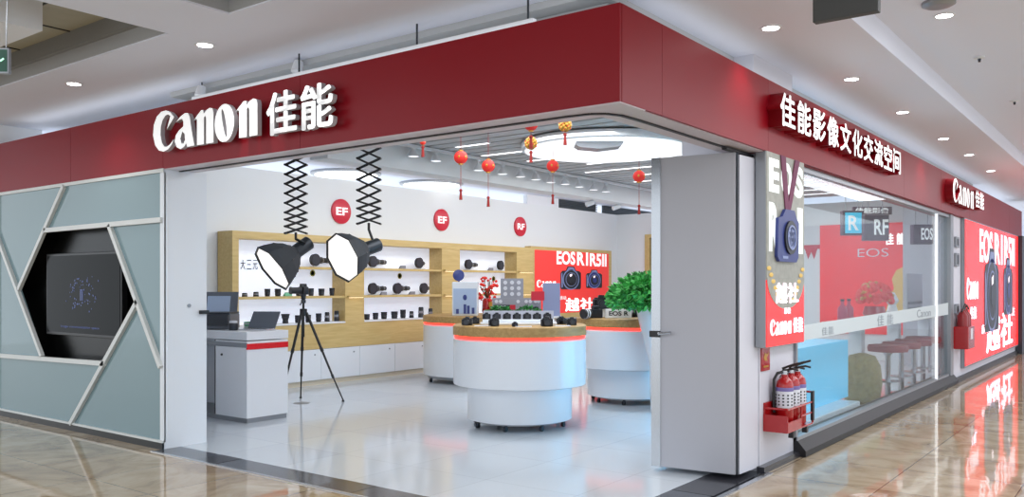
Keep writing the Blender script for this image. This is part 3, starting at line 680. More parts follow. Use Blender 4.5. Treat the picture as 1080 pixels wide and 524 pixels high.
for k, (px, py) in enumerate(((617, 209), (645, 212))):
    p = pY(px, py, 5.3)
    t = thing('beam_spotlight', ('small white spotlight on the underside of the beam, nearer the softboxes', 'small white spotlight on the underside of the beam, nearer the plant')[k], 'spotlight', (p.x, 5.2, 2.86), 0, 'small spotlights under the beam')
    b = B(); b.cyl((0, 0, 0), (0, 0, -.05), .012, n=8); b.build('stem', M['white'], t)
    b = B(); b.cyl((.05, -.03, -.03), (-.06, .04, -.08), .045, .04, 14); b.build('lamp_head', M['white'], t, True)
# ceiling discs beyond the back wall
for (px, py), lbx in zip(((365, 182), (455, 193)), ('round white ceiling light seen above the back wall between the two softboxes', 'round white ceiling light seen above the back wall over the middle round badge')):
    p = pz(px, py, CZ)
    t = thing('round_ceiling_light', lbx, 'ceiling light', p, 0, 'round ceiling lights beyond the back wall')
    b = B(); b.lathe([(.56, 0), (.56, -.03), (.52, -.04)], n=40); b.build('rim', M['grey'], t, True)
    b = B(); b.cyl((0, 0, -.045), (0, 0, -.04), .5, n=40); b.build('diffuser', mat('bright diffuser', (255, 255, 255), .5, emit=1.5), t)

# lanterns
def lantern(p, r, label, red=True, tas=.28):
    t = thing('paper_lantern', label, 'lantern', p, 0, 'festive lanterns under the store ceiling')
    b = B()
    if red: b.sph((0, 0, 0), r, (1, 1, .95), 20)
    else:
        for i in range(40):
            ph = math.acos(1 - 2 * (i + .5) / 40); a = i * 2.39996
            b.sph((r * .8 * math.sin(ph) * math.cos(a), r * .8 * math.sin(ph) * math.sin(a), r * .8 * math.cos(ph)), r * .30, n=8)
    b.build('globe', M['lant'] if red else M['gold'], t, True)
    b = B()
    if red:
        b.cyl((0, 0, r * .9), (0, 0, r * 1.05), r * .35, n=14); b.cyl((0, 0, -r * 1.05), (0, 0, -r * .9), r * .35, n=14); b.sph((0, -r*.98, 0), r * .2, (1, .3, 1), 8); b.sph((-r * .9, -r*.4, .0), r * .2, (.4, 1, 1), 8)
    else:
        for i in range(20):
            ph = math.acos(1 - 2 * (i + .5) / 20); a = i * 2.39996 + .5
            b.sph((r * .92 * math.sin(ph) * math.cos(a), r * .92 * math.sin(ph) * math.sin(a), r * .92 * math.cos(ph)), r * .16, n=6)
    b.build('gold_trim' if red else 'red_blossom', M['gold'] if red else M['lant'], t, True)
    b = B(); b.cyl((0, 0, r), (0, 0, 3.155 - p.z), .003, n=6); b.cyl((0, 0, -r - tas), (0, 0, -r), .003, n=6); b.build('cord', M['tass'], t)
    b = B(); b.cyl((0, 0, -r - tas - .10), (0, 0, -r - tas), .018, .010, 10); b.sph((0, 0, -r - tas), .018, n=8); b.build('tassel', M['tass'], t)
lantern(pY(486, 166, 3.6), .075, 'red round lantern nearest the softboxes under the store ceiling')
lantern(pY(515, 175, 3.6), .075, 'orange-red round lantern second from the softboxes under the store ceiling')
lantern(pY(583, 175, 3.4), .075, 'red round lantern just below the near edge of the luminous disc')
lantern(pY(674, 186, 2.6), .075, 'red round lantern hanging above the leafy plant')
lantern(pY(560, 151, 2.6), .062, 'gold flower ball lantern below a half hidden red lantern', False, .03)
lantern(pY(596, 132, 2.2), .062, 'gold flower ball lantern beside the edge of the luminous disc', False, .03)
lantern(pY(560, 131, 2.0), .062, 'red lantern half hidden behind the red sign band', True, .05)
lantern(pY(446, 150, 3.6), .03, 'tiny red lantern hanging behind the left sign band near the softbox', True, .02)

# badges on the back wall
for px, py, s_, lbx in ((359, 223, 'EF', 'round red badge between the two softboxes on the back wall'), (465, 232, 'EF', 'round red badge above the middle of the lens shelves'), (548, 239, 'RF', 'round red badge at the poster end of the lens shelves')):
    p = pY(px, py, WY)
    t = thing('wall_badge', lbx, 'badge', (p.x, WY, p.z), 0, 'round red badges on the back wall')
    b = B(); b.lathe([(.19, 0), (.19, .03), (.18, .035)], n=40, mtx=Matrix.Rotation(PI / 2, 4, 'X')); b.build('disc', M['badge'], t, True)
    words(t, 'lettering', (0, -.037, 0), RX, RY, s_, -.115, .115, -.06, .06, .004, M['sign'], .02)

# ---------------- lens display shelving along the back wall
SF, SB = 7.3, 7.6          # front plane, back plane
def xF(px): return pY(px, 300, SF).x
def zF(px, py): return pY(px, py, SF).z
X0, X1 = xF(245), xF(562)
XI0 = xF(252)
p1a, p1b, p2a, p2b, p3a = xF(364), xF(384), xF(466), xF(485), xF(545)
Ztop, Zin, Zwb, Zled = 2.16, 2.06, .52, .88
Zs1 = zF(410, 283); Zs2 = zF(340, 312)
sh = thing('display_shelving', 'long oak shelving wall with backlit white niches full of camera lenses', 'shelving', (0, 0, 0))
b = B(); b.box(X0, X1, SF, SB + .03, Zin, Ztop); b.box(X0, XI0, SF, SB + .03, .52, Zin); b.build('frame', M['wood'], sh, bevel=.004)
for a, c in ((p1a, p1b), (p2a, p2b), (p3a, X1)):
    b = B(); b.box(a, c, SF - .003, SB + .03, Zled, Zin); b.build('upright', M['wood'], sh)
b = B(); b.box(X0, X1, SF, SB, Zwb, Zled); b.build('lower_panel', M['wood'], sh)
for a, c in ((XI0, p1a), (p1b, p2a), (p2b, p3a)):
    b = B(); b.box(a, c, SB - .01, SB + .03, Zled, Zin); b.build('back_panel', M['niche'], sh)
    b = B(); b.box(a, c, SF - .01, SB - .01, Zled, Zled + .022); b.build('ledge', M['white'], sh)
for a, c, z in ((xF(317), p1a, Zs1), (XI0, p1a, Zs2), (p1b, p2a, Zs1), (p1b, p2a, Zs2), (p2b, p3a, Zs1), (p2b, p3a, Zs2)):
    b = B(); b.box(a, c, SF + .01, SB - .01, z - .035, z); b.build('shelf', M['wood'], sh)
for a, c in ((p1a, p1b), (p2a, p2b), (p3a, X1)):
    for z in (Zs1, Zs2):
        b = B(); b.box(a + .03, c - .03, SF - .06, SF, z - .03, z); b.build('bracket_shelf', M['wood'], sh)
        b = B(); b.box(a + .06, c - .06, SF - .05, SF - .02, z - .034, z - .0305); b.build('bracket_lamp', mat('warm lamp', (255, 236, 200), .5, emit=2.5) if 'warm lamp' not in bpy.data.materials else bpy.data.materials['warm lamp'], sh)
nd = 9
for i in range(nd):
    a = X0 + (X1 - X0) * i / nd; c = X0 + (X1 - X0) * (i + 1) / nd
    b = B(); b.box(a + .003, c - .003, SF + .005, SB, .075, Zwb - .004); d = b.build('cabinet_door', M['lacq'], sh)
    b = B(); b.cyl((c - .12, SF + .005, Zwb - .08), (c - .12, SF - .004, Zwb - .08), .012, n=10); b.build('lock', M['grey'], d)
b = B(); b.box(X0, X1, SF + .03, SB, 0, .075); b.build('plinth', mat('warm lit plinth', (206, 196, 176), .5), sh)
# niche lettering and emblem
cjk(sh, (0, SB - .014, 0), RX, RY, '大三元', pY(253, 280, SB).x, pY(271, 280, SB).x, pY(262, 284, SB).z, pY(262, 274, SB).z, .004, M['gun'], bold=0.0, gap=.3)
words(sh, 'lettering', (0, SB - .014, 0), RX, RY, 'EF', pY(275, 280, SB).x, pY(287, 280, SB).x, pY(280, 284, SB).z, pY(280, 271, SB).z, .004, M['badge'], .02)
for px, py in ((329, 288), (421, 291), (520, 294)):
    p = pY(px, py, SB); b = B(); b.lathe([(.05, 0), (.05, .004), (.035, .004), (.035, 0)], c=(0, 0, 0), n=18, mtx=Matrix.Translation((p.x, SB - .012, p.z)) @ Matrix.Rotation(PI / 2, 4, 'X')); b.build('emblem', mat('olive emblem', (196, 190, 110), .5) if 'olive emblem' not in bpy.data.materials else bpy.data.materials['olive emblem'], sh)

def upright_lens(loc, h, r, label, group, style=0):
    t = thing('camera_lens', label, 'camera lens', loc, random.uniform(0, 6), group)
    if style == 0: pr = [(r * .85, 0), (r * .85, h * .12), (r * .95, h * .16), (r * .95, h * .45), (r * .9, h * .48), (r, h * .52), (r, h * .8), (r * 1.05, h * .84), (r * 1.05, h), (r * .9, h)]
    elif style == 1: pr = [(r * .8, 0), (r * .8, h * .2), (r * .7, h * .3), (r * .85, h * .5), (r * 1.15, h * .95), (r * 1.15, h), (r, h)]
    else: pr = [(r, 0), (r, h * .3), (r * .9, h * .34), (r * .9, h * .9), (r * .8, h)]
    b = B(); b.lathe(pr, n=20); b.build('barrel', M['camdark'], t, True)
    b = B(); b.lathe([(r * 1.01, h * .58), (r * 1.03, h * .6), (r * 1.03, h * .64), (r * 1.01, h * .66)] if style != 2 else [(r * 1.01, h * .4), (r * 1.02, h * .42), (r * 1.02, h * .6), (r * 1.01, h * .62)], n=20); b.build('grip_ring', M['ring'] if style == 2 else M['gun'], t, True)
    return t
def tele_lens(loc, r, L_, label, group):
    """long lens lying on a small cradle, hood towards the room"""
    t = thing('telephoto_lens', label, 'camera lens', loc, math.radians(4), group)
    z = r + .012
    b = B(); b.cyl((0, -.12, z), (0, -.07, z), r, r * .95, 24); b.build('hood', M['camdark'], t, True)
    b = B(); b.cyl((0, -.1215, z), (0, -.12, z), r * .82, n=24); b.build('front_element', M['lens2'], t)
    b = B(); b.cyl((0.07, -.05, z), (L_ * .5, .0, z), r * .60, r * .5, 20); b.cyl((0, -.08, z), (.08, -.05, z), r * .5, n=16); b.cyl((L_ * .5, 0, z), (L_, .04, z), r * .45, r * .38, 20); b.build('barrel', M['gun'], t, True)
    b = B(); b.cyl((L_ * .42, -.012, z), (L_ * .5, .0, z), r * .56, n=20); b.cyl((L_ * .8, .024, z), (L_ * .86, .028, z), r * .46, n=20); b.build('ring', M['ring'], t, True)
    b = B(); b.box(.02, L_ * .8, -.05, .03, 0, .014); b.build('cradle', M['lacq'], t)
    return t
def row(pxs, zpx, shelfz, where, group, kinds):
    for i, (px, hp, wp, st) in enumerate(kinds):
        p = pY(px, 300, SF + .12); dep = (Vector((p.x, p.y, 0)) - Vector((CAM.x, CAM.y, 0))).dot(FWD)
        upright_lens((p.x, SF + .12, shelfz + .002), hp * dep / F_PX, wp * dep / F_PX / 2, f'upright black lens, {ORD[i]} along {where}', group, st)
row(0, 0, Zs2, 'the middle shelf nearest the printer', 'upright lenses on the shelving', [(258, 4, 6, 2), (270, 5, 6, 2), (282, 8, 6, 0), (293, 8, 6.5, 0), (303, 4, 6, 2), (315, 5, 6, 0), (328, 8, 6, 0), (339, 7.5, 6.5, 0), (350, 8, 5.5, 0), (361, 9, 6, 0)])
row(0, 0, Zled + .022, 'the bottom ledge nearest the printer', 'upright lenses on the shelving', [(276, 5, 5, 2), (288, 8, 5.5, 0), (301, 10, 8, 1), (314, 8, 6, 0), (325, 8, 6, 0), (336, 9, 6, 0), (345, 10, 5.5, 2), (355, 11, 5.5, 2)])
row(0, 0, Zled + .022, 'the bottom ledge of the middle shelving bay', 'upright lenses on the shelving', [(387, 6, 6, 0), (396, 7, 6, 0), (405, 7.5, 6.5, 0), (416, 7.5, 7, 0), (425, 9, 6, 0), (434, 7, 5, 2), (444, 11, 6, 2), (454, 9, 5, 2), (463, 10, 5.5, 0)])
for i, (px, sz, lbx) in enumerate(((329, Zs1, 'long lens on the upper shelf just right of the smaller softbox'), (390, Zs1, 'long lens on the upper shelf just right of the larger softbox'), (441, Zs1, 'long lens on the upper shelf near the middle of the second bay'), (390, Zs2, 'long lens on the middle shelf at the start of the second bay'), (416, Zs2, 'long lens on the middle shelf in the centre of the second bay'), (446, Zs2, 'long lens on the middle shelf at the far end of the second bay'), (491, Zs1, 'long lens on the upper shelf at the start of the third bay'), (527, Zs1, 'long lens on the upper shelf at the far end of the third bay'))):
    p = pY(px - (2 if i in (2, 5, 7) else 0), 300, SF + .13)
    tele_lens((p.x, SF + .17, sz + .001), .09, .28 if i in (2, 5, 7) else .44, lbx, 'long lenses lying on the shelving')
for i, (px, sz, lbx) in enumerate(((424, Zs1, 'small card on the upper shelf of the second bay'), (404, Zs2, 'small card on the middle shelf beside the first long lens of the second bay'), (434, Zs2, 'small card on the middle shelf beside the central long lens of the second bay'), (517, Zs1, 'small card on the upper shelf of the third bay'), (303, Zs2, 'mint green card on the middle shelf behind the smaller softbox'))):
    p = pY(px, 300, SF + .05)
    b = B(); b.prism([(0, 0), (.05, 0), (.045, .012), (.012, .05), (0, .05)], -.06, .06, lambda u, v, w: (w, u, v)); tag(b.build('price_card', M['gbox'] if i == 4 else M['grey'], loc=(p.x, SF + .02, sz + .002)), lbx, 'card', 'price cards on the shelving')

# ---------------- red wall poster
wp = thing('wall_poster', 'red wall poster with two cameras and white lettering beside the lens shelves', 'poster', (0, 0, 0))
PY_ = 7.5
def xP(px): return pY(px, 300, PY_).x
def zP(px, py): return pY(px, py, PY_).z
a, c = xP(564), xP(642); zt, zb = 2.14, .86
b = B(); b.box(xP(560), xP(645), PY_ + .004, PY_ + .15, zt, zt + .07); b.box(c, xP(645), PY_ + .004, PY_ + .15, zb - .1, zt); b.box(xP(560), a, PY_ + .004, PY_ + .15, zb - .1, zt); b.box(a, c, PY_ + .004, PY_ + .15, zb - .1, zb); b.build('frame', M['wood'], wp)
b = B(); b.box(a, c, PY_, PY_ + .14, zb, zt); b.build('panel', M['posterred'], wp)
po = (0, PY_ - .003, 0)
words(wp, 'lettering', po, RX, RY, 'EOS', xP(587), xP(606.5), zP(597, 279), zP(597, 265), .004, M['sign'], .03)
words(wp, 'lettering', po, RX, RY, 'R1', xP(608.5), xP(620), zP(614, 280), zP(614, 266), .004, M['sign'], .03)
words(wp, 'lettering', po, RX, RY, 'R5II', xP(622), xP(639.5), zP(630, 281), zP(630, 267.5), .004, M['sign'], .03)
poster_camera(wp, 'camera_picture', xP(602), zP(602, 293), xP(613) - xP(591.5), .48, PY_ - .002, M['camdark'], M['gun'], M['camglint'])
poster_camera(wp, 'camera_picture', xP(626.5), zP(626, 294), xP(635) - xP(618), .40, PY_ - .002, M['camdark'], M['camblue'], M['camglint'])
canon_logo(wp, po, RX, RY, xP(566), xP(586), zP(576, 303), zP(576, 295), .004, M['sign'])
cjk(wp, po, RX, RY, '越社', xP(596), xP(626), zP(610, 328), zP(610, 314), .004, M['sign'], bold=.03, gap=.05)
words(wp, 'lettering', po, RX, RY, '感动', xP(590), xP(597), zP(593, 316), zP(593, 312), .004, M['sign'], .0)

# ---------------- round display islands
def island(loc, label, r1=.69, r2=.54, step=True, z1=1.04):
    t = thing('display_island', label, 'display counter', loc, 0, 'round white display islands')
    b = B(); b.lathe([(r1 - .01, z1 - .105), (r1 + .0, z1 - .10), (r1 + .0, z1 - .01), (r1 - .015, z1)], n=72); b.build('oak_top', M['woodd'], t, True)
    b = B(); b.lathe([(r1 - .03, z1 - .135), (r1 - .012, z1 - .13), (r1 - .012, z1 - .112), (r1 - .03, z1 - .105)], n=72); b.build('light_strip', M['ledred'], t, True)
    zb = .43 if step else .10
    b = B(); b.lathe([(r1 - .02, zb), (r1 - .005, zb + .006), (r1 - .005, z1 - .145), (r1 - .02, z1 - .135)], n=72); b.build('drum', M['lacq'], t, True)
    if step:
        b = B(); b.lathe([(r2 - .01, .075), (r2, .08), (r2, .43)], n=72); b.build('pedestal', M['lacq'], t, True)
    rc = (r2 if step else r1) - .07
    b = B(); b.lathe([(rc - .02, .05), (rc, .055), (rc, .10)], n=48); b.build('base_ring', M['grey'], t, True)
    for k in range(8):
        an = k * PI / 4 + .35; x, y = rc * math.cos(an), rc * math.sin(an)
        b = B(); b.cyl((x - .012, y - .014, .024), (x - .012, y + .014, .024), .024, n=14); b.cyl((x, y, .03), (x, y, .06), .016, n=10); b.build('caster', M['gun'], t, True)
    return t
I1 = Vector((2.966, 2.905, 0)); I2 = Vector((5.973, 5.923, 0)); I3 = Vector((5.307, 2.913, 0))
island(I1, 'nearest round white display island with an oak top crowded with cameras')
island(I2, 'round white display island with straight sides in front of the lens shelves', .85, .8, False, .99)
island(I3, 'round white display island half hidden behind the folding door', .68)

def camera_body(loc, rz, label, s=1.0, lens=.05, group='cameras on the display islands', lensmat='camdark'):
    t = thing('camera', label, 'camera', loc, rz, group); t.scale = (s, s, s)
    b = B(); b.box(-.07, .07, -.03, .03, 0, .085, .008); b.cyl((-.058, -.034, .006), (-.058, -.034, .08), .018, n=14); b.build('body', M['camdark'], t, True)
    b = B(); b.prism([(-.035, .083), (.035, .083), (.022, .118), (-.022, .118)], -.032, .028, lambda u, v, w: (u, w, v)); b.build('viewfinder', M['camdark'], t)
    b = B(); b.cyl((.008, -.03, .045), (.008, -.03 - lens, .045), .036, n=22); b.cyl((.008, -.03 - lens, .045), (.008, -.045 - lens, .045), .04, n=22); b.build('lens', M[lensmat], t, True)
    b = B(); b.cyl((.008, -.0455 - lens, .045), (.008, -.0445 - lens, .045), .031, n=20); b.build('front_element', M['lens2'], t)
    b = B(); b.cyl((-.045, 0, .085), (-.045, 0, .097), .014, n=12); b.cyl((.05, 0, .085), (.05, 0, .094), .016, n=12); b.build('dial', M['gun'], t)
    return t
T1 = 1.04
FACE = TH - PI / 2            # turned towards the entrance
def on_island(I, px, d, z):
    p = pD(px, 300, d); return Vector((p.x, p.y, z))
# stepped white stand with a row of cameras
p = on_island(I1, 550, 8.80, T1)
t = thing('display_stand', 'stepped pale grey stand on the nearest island carrying a row of cameras', 'display stand', p, FACE)
b = B(); b.box(-.42, .36, -.10, .22, 0, .022, .004); b.box(-.40, .34, 0.02, .20, .022, .05, .004); b.build('step', M['lacq'], t)
b = B(); b.box(-.40, .34, .18, .195, .05, .135); b.build('back_board', mat('pale grey acrylic', (190, 192, 206), .3), t)
for k in range(7):
    q = p + Matrix.Rotation(FACE, 3, 'Z') @ Vector((-.36 + k * .105, .11, .051))
    camera_body(q, FACE + random.uniform(-.2, .2), f'small black camera, {ORD[k]} along the stepped stand from the shelving side', .58, .03 + .015 * (k % 3))
for px, d, s_, l_, lb_ in ((493, 8.62, .9, .1, 'black camera at the shelving-side edge of the nearest island'), (501, 8.95, .8, .06, 'black camera beside the stepped stand towards the tripod'), (521, 8.44, .9, .10, 'black camera with a long lens standing in front of the stepped stand'), (543, 8.33, .5, .04, 'tiny flat black camera at the front rim of the nearest island'), (577, 8.40, 1.0, .03, 'bluish black camera at the front of the nearest island near the planter'), (592, 8.85, .85, .08, 'black camera behind the rim on the planter side of the nearest island'), (603, 8.62, .85, .05, 'outermost black camera on the planter side of the nearest island')):
    camera_body(on_island(I1, px, d, T1 + .001), FACE + random.uniform(-.5, .5), lb_, s_ * .82, l_)
for px, d, lb_ in ((509, 8.45, 'white leaflet on the shelving side of the nearest island'), (552, 8.30, 'white leaflet at the middle of the front rim of the nearest island'), (593, 8.45, 'white leaflet on the planter side of the nearest island')):
    b = B(); b.box(-.08, .08, -.05, .05, 0, .006); o = b.build('leaflet', M['labelw'], loc=on_island(I1, px, d, T1)); o.rotation_euler = (0, 0, FACE); tag(o, lb_, 'leaflet', 'leaflets on the nearest island')
# on the second island: promo cube, bouquet, grey stand with round discs, blue board
T2 = .99
p = on_island(I2, 491, 12.75, T2)
t = thing('promotion_cube', 'white display case with a pale blue landscape picture on the far island', 'display case', p, FACE)
b = B(); b.box(-.19, .19, -.16, .16, 0, .50, .012); b.build('case', M['lacq'], t)
b = B(); b.box(-.17, .17, -.166, -.159, .03, .40); b.build('picture', M['photoblue'], t)
b = B()
for x0, h in ((-.13, .07), (-.02, .14), (.03, .12), (.10, .09)): b.box(x0, x0 + .04, -.169, -.165, .03, .03 + h)
b.sph((0, -.168, .27), .03, (1, .15, 1.4), 8); b.build('picture_figure', M['camblue'], t)
b = B(); b.lathe([(.01, 0), (.085, .02), (.085, .04), (.02, .06)], n=24, mtx=Matrix.Translation((-.1, -.02, .59)) @ Matrix.Rotation(PI / 2.3, 4, 'X')); b.cyl((-.1, -.0, .5), (-.1, 0, .56), .012); b.build('globe_ornament', M['camblue'], t, True)
p = on_island(I2, 514, 13.15, T2)
t = thing('flower_arrangement', 'red festive flower arrangement with sprigs beside the white display case', 'flowers', p)
b = B(); b.lathe([(.06, 0), (.085, .05), (.075, .22), (.05, .25)], n=20); b.build('vase', M['extred'], t, True)
b = B()
for i in range(26):
    a = random.uniform(0, 2 * PI); r_ = random.uniform(0.02, .17); h = random.uniform(.3, .56); b.cyl((0, 0, .22), (r_ * math.cos(a), r_ * math.sin(a), h), .004, n=5)
b.build('sprig', M['stem'], t)
b = B()
for i in range(60):
    a = random.uniform(0, 2 * PI); r_ = random.uniform(0.0, .17); b.sph((r_ * math.cos(a), r_ * math.sin(a), random.uniform(.22, .57)), random.uniform(.014, .03), n=6)
b.build('blossom', M['lant'], t, True)
b = B(); b.cyl((-.02, -.088, .15), (-.02, -.08, .15), .05, n=16); b.build('gold_medallion', M['gold'], t)
p = on_island(I2, 545, 12.7, T2)
greyp = mat('grey display print', (156, 158, 170), .5)
t = thing('tiered_display', 'grey tiered display board with rows of white discs behind the nearest island', 'display board', p, FACE)
b = B(); b.box(-.24, .10, .0, .06, .26, .55); b.box(-.36, .36, -.05, .08, 0, .26); b.build('board', greyp, t)
b = B()
for i in range(3):
    for j in range(3):
        b = B(); b.cyl((-.17 + .10 * i, -.012, .32 + .085 * j), (-.17 + .10 * i, 0, .32 + .085 * j), .03, n=14); b.build('disc', M['labelw'], t)
for x in (-.30, -.24, .02, .14, .20, .28, .32):
    b = B(); b.cyl((x, -.06, .21), (x, -.05, .21), .026, n=14); b.build('disc', M['labelw'], t)
b = B(); b.box(-.33, -.02, -.056, -.05, .09, .16); b.build('title_bar', M['gun'], t)
b = B(); b.box(-.10, -.02, -.059, -.056, .09, .16); b.build('title_end', M['badge'], t)
words(t, 'title', (0, -.06, 0), RX, RY, 'EOS', -.30, -.16, .10, .15, .003, M['labelw'], .01)
b = B(); b.box(.04, .32, -.056, -.05, .10, .13); b.build('small_bar', M['gun'], t)
p = on_island(I2, 582, 12.4, T2)
t = thing('acrylic_board', 'plain blue-grey upright board at the poster side of the far island', 'board', p + Vector((0, 0, -.02)), FACE)
b = B(); b.box(-.13, .12, -.02, .02, .02, .50, .006); b.build('board', mat('blue grey board', (140, 150, 186), .4), t)
b = B(); b.box(-.15, .14, -.08, .08, .0, .025); b.build('foot', M['lacq'], t)
b = B(); b.box(-.30, -.11, -.04, -.03, .25, .38); b.build('red_card', M['badge'], t); 
def foliage(b, n, c, r, leaf=.05, sz=(1, 1, 1)):
    for i in range(n):
        a = random.uniform(0, 2 * PI); u = random.uniform(-.35, 1); q = math.sqrt(max(0, 1 - u * u)); rr = r * random.uniform(.72, 1.0)
        d = Vector((q * math.cos(a), q * math.sin(a), u)); p = Vector(c) + Vector((d.x * sz[0], d.y * sz[1], d.z * sz[2])) * rr
        t_ = (d + Vector((random.uniform(-.6, .6), random.uniform(-.6, .6), random.uniform(-.9, .3)))).normalized(); s_ = t_.cross(Vector((random.uniform(-1, 1), random.uniform(-1, 1), random.uniform(-1, 1)))).normalized()
        L_ = leaf * random.uniform(.7, 1.3); nrm = t_.cross(s_)
        b.mi = 0 if random.random() < .75 else 1
        v = [p, p + t_ * L_ * .45 + s_ * L_ * .34 + nrm * .006, p + t_ * L_, p + t_ * L_ * .45 - s_ * L_ * .34 + nrm * .006]
        b.quad(v[0], v[1], v[2]); b.quad(v[0], v[2], v[3])
for px, d, lb_ in ((527, 12.35, 'low green plant trough at the foot of the tiered grey display'), (557, 12.3, 'low green plant trough at the foot of the blue-grey board')):
    p = on_island(I2, px, d, T2)
    t = thing('plant_trough', lb_, 'plant', p, FACE, 'plant troughs on the far island')
    b = B(); b.box(-.15, .15, -.05, .05, .002, .045, .004); b.build('trough', M['lacq'], t)
    b = B(); foliage(b, 220, (0, 0, .06), .10, .05, (1.7, .5, .7)); b.build('foliage', [M['leafd'], M['leaf']], t)
# on the third island
T3 = 1.04
t3 = on_island(I3, 615, 10.6, T3)
t = thing('camera', 'black camera with a white-ringed long lens on the half hidden island', 'camera', on_island(I3, 624, 10.45, T3), FACE + .5, 'cameras on the display islands')
b = B(); b.box(-.02, .14, -.04, .05, 0, .11, .01); b.box(.02, .10, -.03, .04, .11, .15, .006); b.build('body', M['camdark'], t)
b = B(); b.cyl((-.02, 0, .055), (-.14, -.02, .055), .05, .06, 22); b.build('lens', M['camdark'], t, True)
b = B(); b.cyl((-.06, -.007, .055), (-.075, -.009, .055), .058, n=22); b.cyl((-.10, -.013, .055), (-.112, -.015, .055), .062, n=22); b.build('white_ring', M['labelw'], t, True)
camera_body(on_island(I3, 634, 10.9, T3 + .10), FACE, 'black video camera standing on a riser at the back of the half hidden island', 1.5, .06)
b = B(); b.box(-.12, .12, -.1, .1, 0, .10, .004); o = b.build('riser', M['lacq'], loc=on_island(I3, 634, 10.9, T3)); o.rotation_euler = (0, 0, FACE); tag(o, 'low white riser under the black video camera on the half hidden island', 'riser')
camera_body(on_island(I3, 668, 10.75, T3 + .001), FACE - .6, 'black camera lying beside the white name block on the half hidden island', 1.1, .1)
camera_body(on_island(I3, 682, 10.8, T3), FACE + .9, 'black camera next to the pot on the half hidden island', 1.1, .08)
t = thing('name_block', 'white name block with dark lettering on the half hidden island', 'sign', on_island(I3, 652, 10.5, T3), FACE)
b = B(); b.box(-.16, .16, -.05, .05, 0, .11, .006); b.build('block', M['lacq'], t)
words(t, 'lettering', (0, -.052, 0), RX, RY, 'EOS R', -.12, .12, .03, .085, .003, M['gun'], .03)
# tall planter with leafy bush
p = pz(697, 440, 0); p = on_island(None, 699, 9.75, 0)
t = thing('potted_plant', 'big leafy green plant in a tall tapering white pot beside the folding door', 'plant', p)
b = B(); b.lathe([(.13, 0), (.14, .02), (.15, .55), (.20, .75), (.27, 1.02), (.30, 1.17), (.30, 1.20), (.27, 1.20), (.25, 1.12)], n=48); b.build('pot', M['lacq'], t, True)
b = B(); b.cyl((0, 0, 1.08), (0, 0, 1.12), .25, n=32); b.build('soil', mat('soil', (70, 54, 40), .9), t)
b = B()
for i in range(14):
    a = i * 2.4; b.cyl((.05 * math.cos(a), .05 * math.sin(a), 1.1), (.42 * math.cos(a) * (i % 3 + 1) / 3, .42 * math.sin(a) * (i % 3 + 1) / 3, 1.25 + .2 * random.random()), .008, .004, 6)
b.build('stem', M['stem'], t)
b = B(); foliage(b, 3000, (-.04, .05, 1.29), .44, .065, (1.38, 1.2, .66)); foliage(b, 1300, (-.05, .05, 1.27), .3, .075, (1.3, 1.2, .65)); b.build('foliage', [M['leaf'], M['leafd']], t)
# thin grey disc on the store floor
t = thing('floor_disc', 'thin round grey disc on the floor under the tripod', 'floor disc', pz(318, 425))
b = B(); b.lathe([(.10, 0), (.10, .003), (.085, .005)], n=28); b.build('thin_disc', M['grey'], t, True)

# ---------------- photo tripod
c0 = Vector((2.80, 6.00, 0)); feet = [Vector((2.923, 6.36, 0)), Vector((3.03, 5.68, 0)), Vector((2.30, 5.98, 0))]
p = pD(320, 300, (c0 - Vector((CAM.x, CAM.y, 0))).dot(FWD)); c0 = Vector((p.x, p.y, 0))
t = thing('tripod', 'tall black photo tripod standing on the floor before the lens shelves', 'tripod', c0)
for f in feet:
    d = f - c0; b = B(); top = Vector((d.x * .08, d.y * .08, 1.10)); mid = top.lerp(d, .42); mid2 = top.lerp(d, .72); low = Vector((d.x, d.y, .02))
    b.cyl(top, mid, .018, .017, 12); b.cyl(mid, mid2, .014, .013, 12); b.cyl(mid2, low, .010, .009, 12); b.cyl(mid + (top - mid).normalized() * .03, mid - (top - mid).normalized() * .02, .021, n=12); b.cyl(mid2 + (top - mid).normalized() * .03, mid2 - (top - mid).normalized() * .02, .017, n=12)
    lg = b.build('leg', M['black'], t, True)
    b = B(); b.cyl(low, (low.x, low.y, 0), .015, .017, 10); b.build('rubber_foot', M['black'], lg)
b = B(); b.cyl((0, 0, .80), (0, 0, 1.22), .015, n=12); b.build('centre_column', M['black'], t)
b = B(); b.cyl((0, 0, 1.06), (0, 0, 1.15), .045, n=16); b.build('shoulder', M['black'], t)
b = B(); b.cyl((0, 0, 1.22), (0, 0, 1.26), .03, n=14); b.sph((0, 0, 1.285), .032, n=14); b.cyl((0, 0, 1.30), (0, 0, 1.325), .035, n=14); b.tube([(0, 0, 1.27), (-.10, -.06, 1.20)], .008); b.build('ball_head', M['gun'], t, True)
camera_body(c0 + Vector((0, 0, 1.325)), FACE - .9, 'black camera mounted on the tall tripod', 1.15, .11)

